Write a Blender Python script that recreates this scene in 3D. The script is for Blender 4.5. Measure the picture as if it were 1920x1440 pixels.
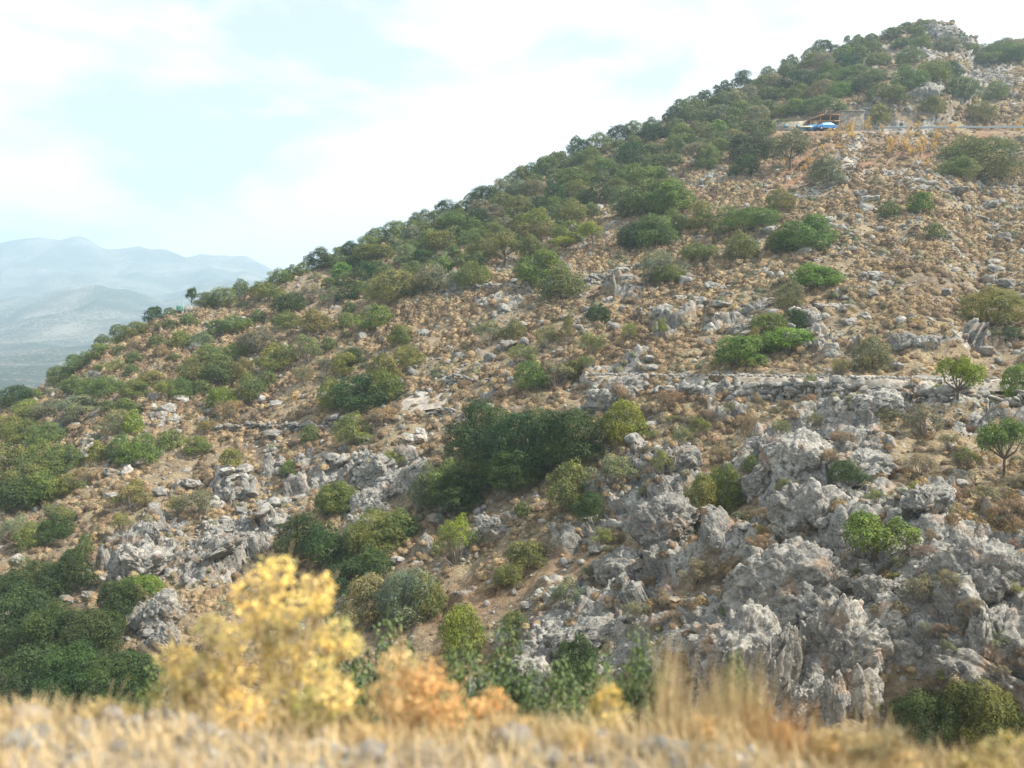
import bpy, math, random
import numpy as np
from mathutils import Vector

# ------------------------------------------------------------------ camera, light, sky
scene = bpy.context.scene
for o in list(bpy.data.objects):
    bpy.data.objects.remove(o, do_unlink=True)
COL = scene.collection
F = 1663.0                      # focal length in photo pixels (1920 wide)
PITCH = math.atan(100.0 / F)    # horizon sits at y = 620 of 1440
cam_d = bpy.data.cameras.new('camera')
cam = bpy.data.objects.new('camera', cam_d); COL.objects.link(cam)
cam.location = (0, 0, 0)
cam.rotation_euler = (math.radians(90) - PITCH, 0, 0)
cam_d.sensor_width = 36.0
cam_d.lens = F / 1920 * 36.0
cam_d.clip_start = 0.1; cam_d.clip_end = 20000
cam_d.dof.use_dof = True
cam_d.dof.focus_distance = 110.0
cam_d.dof.aperture_fstop = 1.1
scene.camera = cam

SUN_EL, SUN_AZ = 46.0, 98.0     # azimuth clockwise from +Y (the view direction)
sun_dir = Vector((math.sin(math.radians(SUN_AZ)) * math.cos(math.radians(SUN_EL)),
                  math.cos(math.radians(SUN_AZ)) * math.cos(math.radians(SUN_EL)),
                  math.sin(math.radians(SUN_EL))))
sd = bpy.data.lights.new('sun', 'SUN'); sun = bpy.data.objects.new('sun', sd); COL.objects.link(sun)
sd.energy = 5.0; sd.angle = math.radians(0.6); sd.color = (1.0, 0.93, 0.82)
sun.rotation_euler = sun_dir.to_track_quat('Z', 'Y').to_euler()

world = bpy.data.worlds.new('World'); scene.world = world; world.use_nodes = True
nt = world.node_tree; nt.nodes.clear()
W = nt.nodes.new; L = nt.links.new
out = W('ShaderNodeOutputWorld'); bg = W('ShaderNodeBackground'); sky = W('ShaderNodeTexSky')
sky.sky_type = 'NISHITA'; sky.sun_disc = False
sky.sun_elevation = math.radians(SUN_EL); sky.sun_rotation = math.radians(SUN_AZ)
sky.air_density = 1.0; sky.dust_density = 2.0; sky.ozone_density = 1.0
tc = W('ShaderNodeTexCoord'); mp = W('ShaderNodeMapping'); mp.inputs['Scale'].default_value = (1.0, 1.0, 2.2)
mp.inputs['Location'].default_value = (3.35, 0.2, 0.4)
cn = W('ShaderNodeTexNoise'); cn.inputs['Scale'].default_value = 3.8; cn.inputs['Detail'].default_value = 7.0
cn.inputs['Roughness'].default_value = 0.52; cn.inputs['Distortion'].default_value = 0.25
cr = W('ShaderNodeValToRGB'); cr.color_ramp.elements[0].position = 0.42; cr.color_ramp.elements[1].position = 0.56
mx = W('ShaderNodeMixRGB'); mx.inputs['Color2'].default_value = (10.5, 10.5, 10.5, 1)
mw = W('ShaderNodeMixRGB'); mw.blend_type = 'MIX'; mw.inputs['Fac'].default_value = 0.75   # thin overcast veil
mw.inputs['Color2'].default_value = (7.0, 8.0, 8.5, 1)
L(tc.outputs['Generated'], mp.inputs['Vector']); L(mp.outputs[0], cn.inputs['Vector'])
L(cn.outputs['Fac'], cr.inputs['Fac']); L(sky.outputs[0], mw.inputs['Color1'])
L(mw.outputs[0], mx.inputs['Color1']); L(cr.outputs[0], mx.inputs['Fac'])
L(mx.outputs[0], bg.inputs['Color']); bg.inputs['Strength'].default_value = 0.072
L(bg.outputs[0], out.inputs['Surface'])
scene.view_settings.view_transform = 'Standard'; scene.view_settings.look = 'None'
scene.view_settings.exposure = 0.85; scene.view_settings.gamma = 1.0
scene.cycles.max_bounces = 6; scene.cycles.diffuse_bounces = 3; scene.cycles.transmission_bounces = 3
scene.cycles.volume_bounces = 3; scene.cycles.use_denoising = True

rng = np.random.default_rng(7)
random.seed(7)

# ------------------------------------------------------------------ numeric helpers
def ray(u, v):
    """direction of photo pixel (u, v) scaled so that the y component is 1"""
    cx = (np.asarray(u, float) - 960) / F; cz = (720 - np.asarray(v, float)) / F
    c, s = math.cos(PITCH), math.sin(PITCH)
    y = c + s * cz; z = -s + c * cz
    return cx / y, z / y
def project(p):
    c, s = math.cos(PITCH), math.sin(PITCH)
    x, y, z = p[..., 0], p[..., 1], p[..., 2]
    fy = y * c - z * s; fz = y * s + z * c
    return 960 + F * x / fy, 720 - F * fz / fy

def _h(ix, iy, iz, k=0):
    n = (ix.astype(np.int64) * 374761393 + iy.astype(np.int64) * 668265263 + iz.astype(np.int64) * 2147483647 + k * 974634777) & 0xffffffff
    n = ((n ^ (n >> 13)) * 1274126177) & 0xffffffff
    n = ((n ^ (n >> 16)) * 2246822519) & 0xffffffff
    return ((n ^ (n >> 15)) & 0xffffff) / float(0xffffff)
def vnoise(p, k=0):
    i = np.floor(p).astype(np.int64); f = p - i; f = f * f * (3 - 2 * f)
    r = 0
    for a in (0, 1):
        for b in (0, 1):
            for c in (0, 1):
                w = (f[:, 0] if a else 1 - f[:, 0]) * (f[:, 1] if b else 1 - f[:, 1]) * (f[:, 2] if c else 1 - f[:, 2])
                r = r + w * _h(i[:, 0] + a, i[:, 1] + b, i[:, 2] + c, k)
    return r * 2 - 1
def fbm(p, octv=4, k=0, gain=0.5):
    r = 0; a = 1; s = 1.0
    for o in range(octv):
        r = r + a * vnoise(p * s + 17.3 * o, k + o); a *= gain; s *= 2.03
    return r
def blocks(p, k=0):
    """fractured rock: every cell of a 3D cell pattern is its own tilted facet, cracks between cells"""
    i = np.floor(p).astype(np.int64); f = p - i
    d1 = np.full(len(p), 9.0); d2 = np.full(len(p), 9.0); hgt = np.zeros(len(p))
    for a in (-1, 0, 1):
        for b in (-1, 0, 1):
            for c in (-1, 0, 1):
                X, Y, Z = i[:, 0] + a, i[:, 1] + b, i[:, 2] + c
                o = [_h(X, Y, Z, k + q) for q in range(3)]
                dx = a + o[0] - f[:, 0]; dy = b + o[1] - f[:, 1]; dz = c + o[2] - f[:, 2]
                d = np.sqrt(dx * dx + dy * dy + dz * dz)
                g = [_h(X, Y, Z, k + 5 + q) - .5 for q in range(3)]
                hh = _h(X, Y, Z, k + 9) - (dx * g[0] + dy * g[1] + dz * g[2]) * 1.6
                m = d < d1
                d2 = np.where(m, d1, np.minimum(d2, d)); hgt = np.where(m, hh, hgt); d1 = np.where(m, d, d1)
    crack = np.clip((d2 - d1) / 0.16, 0, 1)
    return hgt, crack
def sstep(a, b, x):
    t = np.clip((x - a) / (b - a), 0, 1); return t * t * (3 - 2 * t)

def make_mesh(name, verts, faces, mat=None, smooth=False, mats=None, mat_idx=None, face_attr=None, point_attr=None):
    """faces: (n,k) int array (k = 3 or 4)"""
    me = bpy.data.meshes.new(name)
    verts = np.asarray(verts, np.float32); faces = np.asarray(faces, np.int32)
    n, k = faces.shape
    me.vertices.add(len(verts)); me.vertices.foreach_set('co', verts.ravel())
    me.loops.add(n * k); me.loops.foreach_set('vertex_index', faces.ravel())
    me.polygons.add(n); me.polygons.foreach_set('loop_start', np.arange(0, n * k, k, dtype=np.int32))
    me.polygons.foreach_set('loop_total', np.full(n, k, np.int32))
    if smooth: me.polygons.foreach_set('use_smooth', np.ones(n, bool))
    for m in (mats or ([mat] if mat else [])): me.materials.append(m)
    if mat_idx is not None: me.polygons.foreach_set('material_index', np.asarray(mat_idx, np.int32))
    me.update(calc_edges=True)
    if face_attr:
        for an, arr in face_attr.items():
            a = me.attributes.new(an, 'FLOAT', 'FACE'); a.data.foreach_set('value', np.asarray(arr, np.float32))
    if point_attr:
        for an, arr in point_attr.items():
            a = me.attributes.new(an, 'FLOAT', 'POINT'); a.data.foreach_set('value', np.asarray(arr, np.float32))
    return me
def link(name, me, parent=None, loc=None, scale=None, rotz=None, color=None):
    o = bpy.data.objects.new(name, me); COL.objects.link(o)
    if parent: o.parent = parent
    if loc is not None: o.location = loc
    if scale is not None: o.scale = scale
    if rotz is not None: o.rotation_euler = (0, 0, rotz)
    if color is not None: o.color = (*color, 1)
    return o
def tag(o, label=None, cat=None, group=None, kind=None):
    if label: o['label'] = label
    if cat: o['category'] = cat
    if group: o['group'] = group
    if kind: o['kind'] = kind
    return o

# ------------------------------------------------------------------ materials
def newmat(name):
    m = bpy.data.materials.new(name); m.use_nodes = True; m.node_tree.nodes.clear(); return m, m.node_tree
class G:
    """tiny node-graph helper"""
    def __init__(s, name): s.m, s.t = newmat(name); s.out = s.n('ShaderNodeOutputMaterial')
    def n(s, t, **kw):
        x = s.t.nodes.new(t)
        for k, v in kw.items():
            if k in x.inputs: x.inputs[k].default_value = v
            else: setattr(x, k, v)
        return x
    def l(s, a, b): s.t.links.new(a, b)
    def coords(s, kind='Object', scale=None):
        c = s.n('ShaderNodeTexCoord')
        if kind == 'World':
            g = s.n('ShaderNodeNewGeometry'); return g.outputs['Position']
        return c.outputs[kind]
    def noise(s, vec, scale, detail=4, rough=0.55, dist=0.0):
        x = s.n('ShaderNodeTexNoise', Scale=scale, Detail=detail, Roughness=rough, Distortion=dist); s.l(vec, x.inputs['Vector']); return x.outputs['Fac']
    def ramp(s, fac, stops):
        r = s.n('ShaderNodeValToRGB'); e = r.color_ramp.elements
        while len(e) < len(stops): e.new(0.5)
        for q, (p, c) in zip(e, stops):
            q.position = p; q.color = (*c, 1) if hasattr(c, '__len__') else (c, c, c, 1)
        s.l(fac, r.inputs['Fac']); return r.outputs['Color']
    def mix(s, fac, a, b, mode='MIX'):
        x = s.n('ShaderNodeMixRGB', blend_type=mode)
        for i, v in (('Fac', fac), ('Color1', a), ('Color2', b)):
            if isinstance(v, (int, float)): x.inputs[i].default_value = v if i == 'Fac' else (v, v, v, 1)
            elif isinstance(v, tuple): x.inputs[i].default_value = (*v, 1)
            else: s.l(v, x.inputs[i])
        return x.outputs[0]
    def math(s, op, a, b=0.0, clamp=False):
        x = s.n('ShaderNodeMath', operation=op, use_clamp=clamp)
        for i, v in enumerate((a, b)):
            if isinstance(v, (int, float)): x.inputs[i].default_value = v
            else: s.l(v, x.inputs[i])
        return x.outputs[0]
    def attr(s, name): return s.n('ShaderNodeAttribute', attribute_name=name).outputs['Fac']
    def bsdf(s, color, rough=0.85, bump=None, bstr=0.5, bdist=0.05, metal=0.0, spec=0.25):
        b = s.n('ShaderNodeBsdfPrincipled'); b.inputs['Roughness'].default_value = rough
        b.inputs['Metallic'].default_value = metal; b.inputs['Specular IOR Level'].default_value = spec
        if isinstance(color, tuple): b.inputs['Base Color'].default_value = (*color, 1)
        else: s.l(color, b.inputs['Base Color'])
        if bump is not None:
            q = s.n('ShaderNodeBump', Strength=bstr, Distance=bdist); s.l(bump, q.inputs['Height']); s.l(q.outputs[0], b.inputs['Normal'])
        return b
    def done(s, sh): s.l(sh.outputs[0], s.out.inputs['Surface']); return s.m

def limestone(g, P):
    a = g.noise(P, 0.55, 5, 0.6); b = g.noise(P, 3.2, 6, 0.65, 0.4); c = g.noise(P, 13.0, 4, 0.7)
    base = g.ramp(a, [(0.32, (0.175, 0.165, 0.145)), (0.5, (0.28, 0.265, 0.235)), (0.7, (0.46, 0.435, 0.385))])
    base = g.mix(g.ramp(b, [(0.38, 1.0), (0.52, 0.0)]), base, (0.12, 0.12, 0.115))     # lichen-dark blotches
    base = g.mix(g.math('MULTIPLY', g.ramp(c, [(0.55, 0.0), (0.68, 1.0)]), 0.6), base, (0.66, 0.66, 0.63))
    st = g.noise(P, 0.9, 3, 0.5)
    base = g.mix(g.math('MULTIPLY', g.ramp(st, [(0.57, 0.0), (0.68, 1.0)]), 0.55), base, (0.34, 0.22, 0.135))
    wv = g.n('ShaderNodeVectorMath', operation='MULTIPLY_ADD'); nv = g.n('ShaderNodeTexNoise', Scale=1.1, Detail=3); g.l(P, nv.inputs['Vector'])
    g.l(nv.outputs['Color'], wv.inputs[0]); wv.inputs[1].default_value = (1.4, 1.4, 1.4); g.l(P, wv.inputs[2])
    e = g.n('ShaderNodeTexVoronoi', Scale=0.95, feature='DISTANCE_TO_EDGE'); g.l(wv.outputs[0], e.inputs['Vector'])
    ck = g.ramp(e.outputs['Distance'], [(0.0, 0.0), (0.07, 1.0)])
    base = g.mix(ck, g.mix(0.28, base, (0.12, 0.10, 0.085)), base)                        # open joints filled with earth
    h = g.math('ADD', g.math('ADD', b, g.math('MULTIPLY', c, 0.5)), g.math('MULTIPLY', ck, 0.35))
    return base, h
def mat_rock():
    g = G('limestone'); P = g.coords('World'); base, h = limestone(g, P)
    oi = g.n('ShaderNodeObjectInfo')
    base = g.mix(1.0, base, g.ramp(oi.outputs['Random'], [(0, 0.82), (1, 1.12)]), 'MULTIPLY')
    return g.done(g.bsdf(base, 0.9, h, 0.8, 0.07))
def mat_ground():
    g = G('hillside_ground'); P = g.coords('World')
    n1 = g.noise(P, 0.16, 5, 0.6); n2 = g.noise(P, 1.4, 5, 0.65); n3 = g.noise(P, 7.0, 4, 0.7)
    soil = g.ramp(n2, [(0.3, (0.11, 0.082, 0.058)), (0.55, (0.18, 0.137, 0.095)), (0.75, (0.28, 0.23, 0.17))])
    grass = g.ramp(n3, [(0.3, (0.155, 0.12, 0.08)), (0.5, (0.265, 0.21, 0.13)), (0.72, (0.43, 0.36, 0.235))])
    col = g.mix(g.ramp(g.math('ADD', g.math('MULTIPLY', n1, 0.6), g.math('MULTIPLY', n2, 0.4)), [(0.42, 0.0), (0.56, 1.0)]), soil, grass)
    grey = g.ramp(n3, [(0.35, (0.20, 0.19, 0.185)), (0.65, (0.44, 0.43, 0.41))])
    vor = g.n('ShaderNodeTexVoronoi', Scale=2.6); g.l(P, vor.inputs['Vector'])
    peb = g.ramp(vor.outputs['Distance'], [(0.16, 1.0), (0.30, 0.0)])
    pm = g.noise(P, 0.30, 3, 0.6)
    col = g.mix(g.math('MULTIPLY', peb, g.ramp(pm, [(0.42, 0.0), (0.6, 1.0)])), col, grey)
    redc = g.ramp(n2, [(0.3, (0.17, 0.085, 0.05)), (0.7, (0.31, 0.185, 0.11))])
    col = g.mix(g.attr('red'), col, redc)
    palec = g.ramp(n3, [(0.3, (0.36, 0.31, 0.25)), (0.7, (0.60, 0.54, 0.46))])
    col = g.mix(g.attr('pale'), col, palec)
    base, h = limestone(g, P)
    rk = g.math('ADD', g.attr('rock'), g.math('MULTIPLY', g.math('SUBTRACT', n2, 0.5), 0.9))
    col = g.mix(g.ramp(rk, [(0.42, 0.0), (0.55, 1.0)]), col, base)
    hh = g.math('ADD', g.math('MULTIPLY', n3, 0.6), h)
    return g.done(g.bsdf(col, 0.95, hh, 0.8, 0.12, spec=0.1))
def mat_leaf(name='foliage', transl=0.22):
    g = G(name); oi = g.n('ShaderNodeObjectInfo'); P = g.coords('Object')
    t = g.attr('tone')
    c = g.mix(1.0, oi.outputs['Color'], g.ramp(t, [(0, (0.62, 0.62, 0.66)), (0.6, (1.0, 1.0, 0.9)), (1, (1.75, 1.55, 1.15))]), 'MULTIPLY')
    n = g.noise(P, 3.0, 3, 0.5)
    c = g.mix(1.0, c, g.ramp(n, [(0.35, (0.72, 0.82, 0.85)), (0.62, (1.35, 1.22, 1.0))]), 'MULTIPLY')
    b = g.bsdf(c, 0.6, spec=0.2)
    tr = g.n('ShaderNodeBsdfTranslucent'); g.l(c, tr.inputs['Color'])
    m = g.n('ShaderNodeMixShader'); m.inputs[0].default_value = transl
    g.l(b.outputs[0], m.inputs[1]); g.l(tr.outputs[0], m.inputs[2])
    return g.done(m)
def mat_scrub():
    g = G('dry_scrub'); P = g.coords('World'); t = g.attr('tone'); c = g.attr('hue')
    col = g.ramp(c, [(0, (0.15, 0.112, 0.076)), (0.3, (0.265, 0.19, 0.12)), (0.6, (0.42, 0.31, 0.18)), (0.8, (0.27, 0.235, 0.155)), (1.0, (0.155, 0.165, 0.095))])
    col = g.mix(1.0, col, g.ramp(t, [(0, 0.6), (1, 1.35)]), 'MULTIPLY')
    nb = g.noise(P, 9.0, 3, 0.7)
    return g.done(g.bsdf(col, 0.9, nb, 1.0, 0.12, spec=0.05))
def mat_simple(name, c, rough=0.7, metal=0.0, var=0.15, scale=3.0, spec=0.3, bump=0.0):
    g = G(name); P = g.coords('Object'); n = g.noise(P, scale, 4, 0.6)
    col = g.mix(1.0, c, g.ramp(n, [(0.3, 1 - var), (0.7, 1 + var)]), 'MULTIPLY')
    return g.done(g.bsdf(col, rough, n if bump else None, bump, 0.05, metal, spec))
def mat_stonewall():
    g = G('stone_masonry'); P = g.coords('Object')
    mp = g.n('ShaderNodeMapping'); mp.inputs['Scale'].default_value = (1.0, 1.0, 1.7); g.l(P, mp.inputs['Vector'])
    v = g.n('ShaderNodeTexVoronoi', Scale=2.3); g.l(mp.outputs[0], v.inputs['Vector'])
    e = g.n('ShaderNodeTexVoronoi', Scale=2.3, feature='DISTANCE_TO_EDGE'); g.l(mp.outputs[0], e.inputs['Vector'])
    c = g.ramp(g.math('FRACT', g.math('MULTIPLY', v.outputs['Distance'], 7.0)), [(0, (0.30, 0.25, 0.19)), (0.5, (0.42, 0.36, 0.28)), (1, (0.36, 0.33, 0.29))])
    vc = g.n('ShaderNodeSeparateColor'); g.l(v.outputs['Color'], vc.inputs[0])
    c = g.mix(1.0, g.ramp(vc.outputs[0], [(0, (0.27, 0.23, 0.18)), (0.5, (0.41, 0.35, 0.27)), (1, (0.50, 0.45, 0.38))]), c, 'MIX') if False else g.ramp(vc.outputs[0], [(0, (0.20, 0.17, 0.13)), (0.5, (0.31, 0.265, 0.205)), (1, (0.40, 0.35, 0.28))])
    c = g.mix(g.ramp(e.outputs['Distance'], [(0.02, 1.0), (0.07, 0.0)]), c, (0.20, 0.17, 0.13))
    return g.done(g.bsdf(c, 0.9, e.outputs['Distance'], 0.6, 0.1))
def mat_far():
    g = G('far_hills_ground'); P = g.coords('World')
    n = g.noise(P, 0.2, 8, 0.78); n2 = g.noise(P, 0.006, 4, 0.6); n3 = g.noise(P, 0.012, 5, 0.6)
    tan = g.ramp(n3, [(0.4, (0.20, 0.17, 0.12)), (0.6, (0.33, 0.30, 0.25))])
    col = g.mix(g.ramp(g.math('ADD', g.math('MULTIPLY', n, 0.7), g.math('MULTIPLY', n2, 0.3)), [(0.49, 0.0), (0.545, 1.0)]), (0.06, 0.085, 0.06), tan)
    return g.done(g.bsdf(col, 0.95, n, 1.0, 6.0, spec=0.0))

M_rock = mat_rock(); M_ground = mat_ground(); M_leaf = mat_leaf(); M_scrub = mat_scrub(); M_far = mat_far()
M_bark = mat_simple('bark', (0.13, 0.10, 0.075), 0.9, var=0.3, scale=8)
M_twig = mat_simple('dry_twigs', (0.24, 0.20, 0.165), 0.9, var=0.2, scale=8)
M_masonry = mat_stonewall()
M_wood = mat_simple('pergola_wood', (0.42, 0.21, 0.09), 0.6, var=0.2, scale=5)
M_thatch = mat_simple('reed_roof', (0.36, 0.20, 0.10), 0.9, var=0.3, scale=9)
M_cream = mat_simple('cream_canvas', (0.46, 0.41, 0.26), 0.8, var=0.06)
M_steel = mat_simple('galvanised_steel', (0.22, 0.25, 0.26), 0.45, 0.6, 0.1)
M_asphalt = mat_simple('asphalt', (0.055, 0.055, 0.055), 0.9, var=0.2)
M_blue = mat_simple('blue_car_paint', (0.05, 0.20, 0.46), 0.25, 0.3, 0.03, spec=0.6)
M_blue2 = mat_simple('pale_blue_car_paint', (0.13, 0.33, 0.60), 0.25, 0.3, 0.03, spec=0.6)
M_glass = mat_simple('car_glass', (0.10, 0.22, 0.26), 0.08, 0.0, 0.02, spec=0.9)
M_tyre = mat_simple('tyre_rubber', (0.02, 0.02, 0.02), 0.8)
M_rim = mat_simple('wheel_rim', (0.5, 0.5, 0.52), 0.35, 0.8, 0.05)
M_lamp = mat_simple('tail_lamp', (0.5, 0.03, 0.02), 0.3)
M_greenmesh = mat_simple('green_fence_mesh', (0.13, 0.30, 0.22), 0.6)
M_white = mat_simple('white_paint', (0.5, 0.5, 0.48), 0.6, var=0.05)
M_path = mat_simple('path_gravel', (0.36, 0.315, 0.26), 0.95, var=0.4, scale=1.6, bump=1.0)

# ------------------------------------------------------------------ hillside (parametric sheet: column u, row t)
RIDGE = np.array([(-500, 900), (-300, 860), (0, 752), (60, 735), (100, 712), (200, 640), (250, 618), (300, 597), (350, 585), (440, 562), (560, 512), (640, 488), (750, 436), (820, 412),
                  (960, 352), (1100, 290), (1200, 250), (1280, 205), (1400, 158), (1500, 122), (1560, 94), (1600, 80), (1660, 66), (1700, 50), (1725, 42), (1760, 46), (1790, 56), (1810, 72),
                  (1838, 92), (1870, 84), (1920, 74), (2100, 40), (2500, 0)], float)
TU = np.array([-500, -300, 0, 480, 960, 1440, 1920, 2500], float)
TT = np.array([0, .2, .4, .6, .8, 1.0])
TD = np.array([[52, 59, 68, 79, 95, 118], [50, 57, 66, 77, 93, 118], [46, 52, 61, 72, 90, 120], [40, 50, 62, 78, 100, 135], [32, 42, 55, 70, 100, 165],
               [27, 33, 45, 66, 112, 215], [26, 29, 40, 67, 125, 250], [26, 29, 38, 64, 120, 250]], float)
def catmull(xs, ys, x):
    """smooth interpolation along axis 0 of ys"""
    xs = np.asarray(xs); x = np.clip(x, xs[0], xs[-1]); i = np.clip(np.searchsorted(xs, x) - 1, 0, len(xs) - 2)
    h = (xs[i + 1] - xs[i]); t = (x - xs[i]) / h
    m = np.gradient(ys, xs, axis=0)
    sh = (-1,) + (1,) * (ys.ndim - 1); t = t.reshape(sh); h = h.reshape(sh)
    return (2*t**3 - 3*t**2 + 1) * ys[i] + (t**3 - 2*t**2 + t) * h * m[i] + (-2*t**3 + 3*t**2) * ys[i+1] + (t**3 - t**2) * h * m[i+1]
NU, NT = 860, 760
UU = np.linspace(-500, 2500, NU)
tt = np.linspace(0, 1, NT)
rv = np.interp(UU, RIDGE[:, 0], RIDGE[:, 1])
lnD = catmull(TU, np.log(TD), UU)                         # (NU, 6)
lnD = catmull(TT, lnD.T, tt).T                            # (NU, NT)
Dm = np.exp(lnD)
Vm = 1440 + (rv[:, None] - 1440) * tt[None, :]
Um = np.repeat(UU[:, None], NT, 1)
ax, az = ray(Um, Vm)
Pm = np.stack([ax * Dm, Dm, az * Dm], -1)                 # (NU, NT, 3)
# the summit stands further back; the shoulder at its right stands nearer
ROAD_Z, ROAD_Y = 34.6, 156.0
def bench(P, y_edge, width, z0, x0, x1, blend_in, blend_out):
    x, y, z = P[..., 0], P[..., 1], P[..., 2]
    inside = sstep(y_edge - blend_out, y_edge, y) * (1 - sstep(y_edge + width, y_edge + width + blend_in, y))
    inside = inside * sstep(x0 - 8, x0, x) * (1 - sstep(x1, x1 + 8, x))
    P[..., 2] = z * (1 - inside) + z0 * inside
    return inside
rb = bench(Pm, ROAD_Y, 8.0, ROAD_Z, 44, 260, 9, 7)
cx_ = Pm[..., 0]; cy_ = Pm[..., 1]; near_ = (cy_ < ROAD_Y) & (cy_ > ROAD_Y - 40) & (cx_ > 40) & (cx_ < 260)
Pm[..., 2] = np.where(near_, np.minimum(Pm[..., 2], ROAD_Z - .12 - .34 * (ROAD_Y - cy_)), Pm[..., 2])
edge_ = near_ * (1 - sstep(2, 9, ROAD_Y - cy_))
# masks (rock outcrops, red soil, pale scree), laid out on the hillside
def blob(lst):
    m = np.zeros((NU, NT))
    for (u, v, a, b, s, ang) in lst:
        c, sn = math.cos(math.radians(ang)), math.sin(math.radians(ang))
        du, dv = Um - u, Vm - v
        p = (du * c - dv * sn) / a; q = (du * sn + dv * c) / b
        m = np.maximum(m, s * np.clip(1.5 - np.sqrt(p * p + q * q), 0, 1))
    return m
ROCKS = [(1640, 1110, 400, 260, 1.0, 10), (1880, 1130, 160, 170, 1, 0), (1500, 900, 180, 120, .9, 20), (1650, 810, 340, 90, .75, 5), (1250, 960, 150, 120, .8, 30), (1180, 1200, 260, 120, .9, 10),
         (1320, 760, 130, 60, .7, 0), (730, 900, 120, 50, .95, 15), (690, 965, 60, 50, .9, 20), (250, 1060, 110, 45, .95, 30), (400, 1050, 140, 60, .85, 32), (430, 930, 60, 24, 1, 20), (290, 1150, 70, 90, .8, 20),
         (1170, 700, 70, 30, 1, 20), (1300, 600, 120, 35, .6, 5), (1700, 215, 70, 28, 1, 0), (1790, 68, 55, 40, 1, -20), (1830, 160, 80, 35, .8, 0), (1620, 205, 50, 14, .8, 0), (1760, 100, 90, 25, .6, 0),
         (900, 1010, 60, 40, .7, 30), (1100, 1010, 100, 60, .7, 20), (950, 560, 60, 14, .7, 20), (1180, 540, 60, 20, .7, 20), (1620, 645, 260, 22, .6, 0), (620, 900, 160, 22, .6, 20), (1030, 1330, 200, 60, .8, 0), (550, 880, 180, 25, .55, 20), (330, 930, 60, 20, .6, 30)]
rockm = blob(ROCKS)
redm = blob([(1500, 315, 60, 55, .9, 20), (1590, 300, 60, 40, .85, 0), (1760, 284, 140, 22, .8, 0), (1760, 232, 170, 12, .45, 0), (1600, 330, 40, 30, .6, 0), (900, 1120, 120, 40, .5, 25), (1480, 860, 60, 40, .7, 0),
             (1790, 1180, 110, 50, .9, 0), (1080, 1060, 80, 30, .4, 25), (1350, 900, 60, 50, .6, 0), (230, 660, 70, 30, .45, 0), (1400, 300, 40, 20, .6, 20)])
palem = blob([(1585, 300, 22, 60, .9, -25), (1540, 350, 60, 16, .8, 20), (1700, 330, 100, 12, .6, 0), (1800, 150, 120, 18, .7, 0), (1700, 105, 60, 12, .6, 0)])
palem = np.maximum(palem, 0.0)
P = Pm.reshape(-1, 3)
gu = np.gradient(Pm, axis=0); gt = np.gradient(Pm, axis=1)
Nm = np.cross(gu, gt); Nm /= np.linalg.norm(Nm, axis=-1, keepdims=True) + 1e-9
if Nm[..., 2].mean() < 0: Nm = -Nm
BaseP = Pm.copy()
Nf = Nm.reshape(-1, 3).copy(); Nf[:, 2] += 0.25; Nf /= np.linalg.norm(Nf, axis=1, keepdims=True)
pz = ((1 - sstep(14, 34, np.abs(Vm - 708))) * sstep(1090, 1140, Um)).reshape(-1)
flat = (1 - 0.94 * np.maximum(rb, edge_).reshape(-1)) * (1 - .85 * pz)
rk = rockm.reshape(-1)
stretch = np.array([1.0, 1.0, 1.25])
b1, c1 = blocks((P + 0.5 * np.stack([fbm(P * .6, 2, 50), fbm(P * .6, 2, 60), fbm(P * .6, 2, 70)], 1)) * stretch / 2.6, 1)
b2, c2 = blocks(P * stretch / 0.85 + 3.1, 21)
b3, c3 = blocks(P * stretch / 0.36 + 9.4, 41)
disp = 0.35 * fbm(P / 6.0, 3, 3) + 0.22 * fbm(P / 1.3, 3, 33)
rd = (0.95 * (b1 - 0.25) * (0.7 + 0.3 * c1) + 0.42 * b2 * (0.6 + 0.4 * c2) + 0.17 * b3 * c3 - 0.16 * (1 - c2))
b0, c0 = blocks((P + 0.9 * np.stack([fbm(P * .3, 2, 150), fbm(P * .3, 2, 160), fbm(P * .3, 2, 170)], 1)) * np.array([1, 1, .55]) / 5.0, 61)
cliff = (sstep(1230, 1420, Um) * sstep(800, 930, Vm)).reshape(-1)
rd = rd + cliff * (2.1 * (b0 - .3) * (.6 + .4 * c0) - .35 * (1 - c0)) + .25 * (b1 - .3)
nearf = np.clip(P[:, 1] / 40, 0.5, 1.6)
patch = fbm(P / 3.0, 4, 91)
rm = sstep(0.35, 0.85, rk + 0.6 * patch)
disp = disp * (1 - .4 * rm) + rm * rd * nearf * 0.75
tf = np.tile(tt, NU)
disp = disp * flat
P = P + Nf * disp[:, None]
# rows behind the crest: the far side of the hill falls away
back = []
crest = P.reshape(NU, NT, 3)[:, -1, :]
for dy, dz in ((6, -1.5), (20, -9), (60, -35), (150, -90), (320, -110)):
    q = crest.copy(); q[:, 1] += dy; q[:, 0] += dy * crest[:, 0] / crest[:, 1]; q[:, 2] = np.maximum(q[:, 2] + dz, -95) ; back.append(q)
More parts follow.
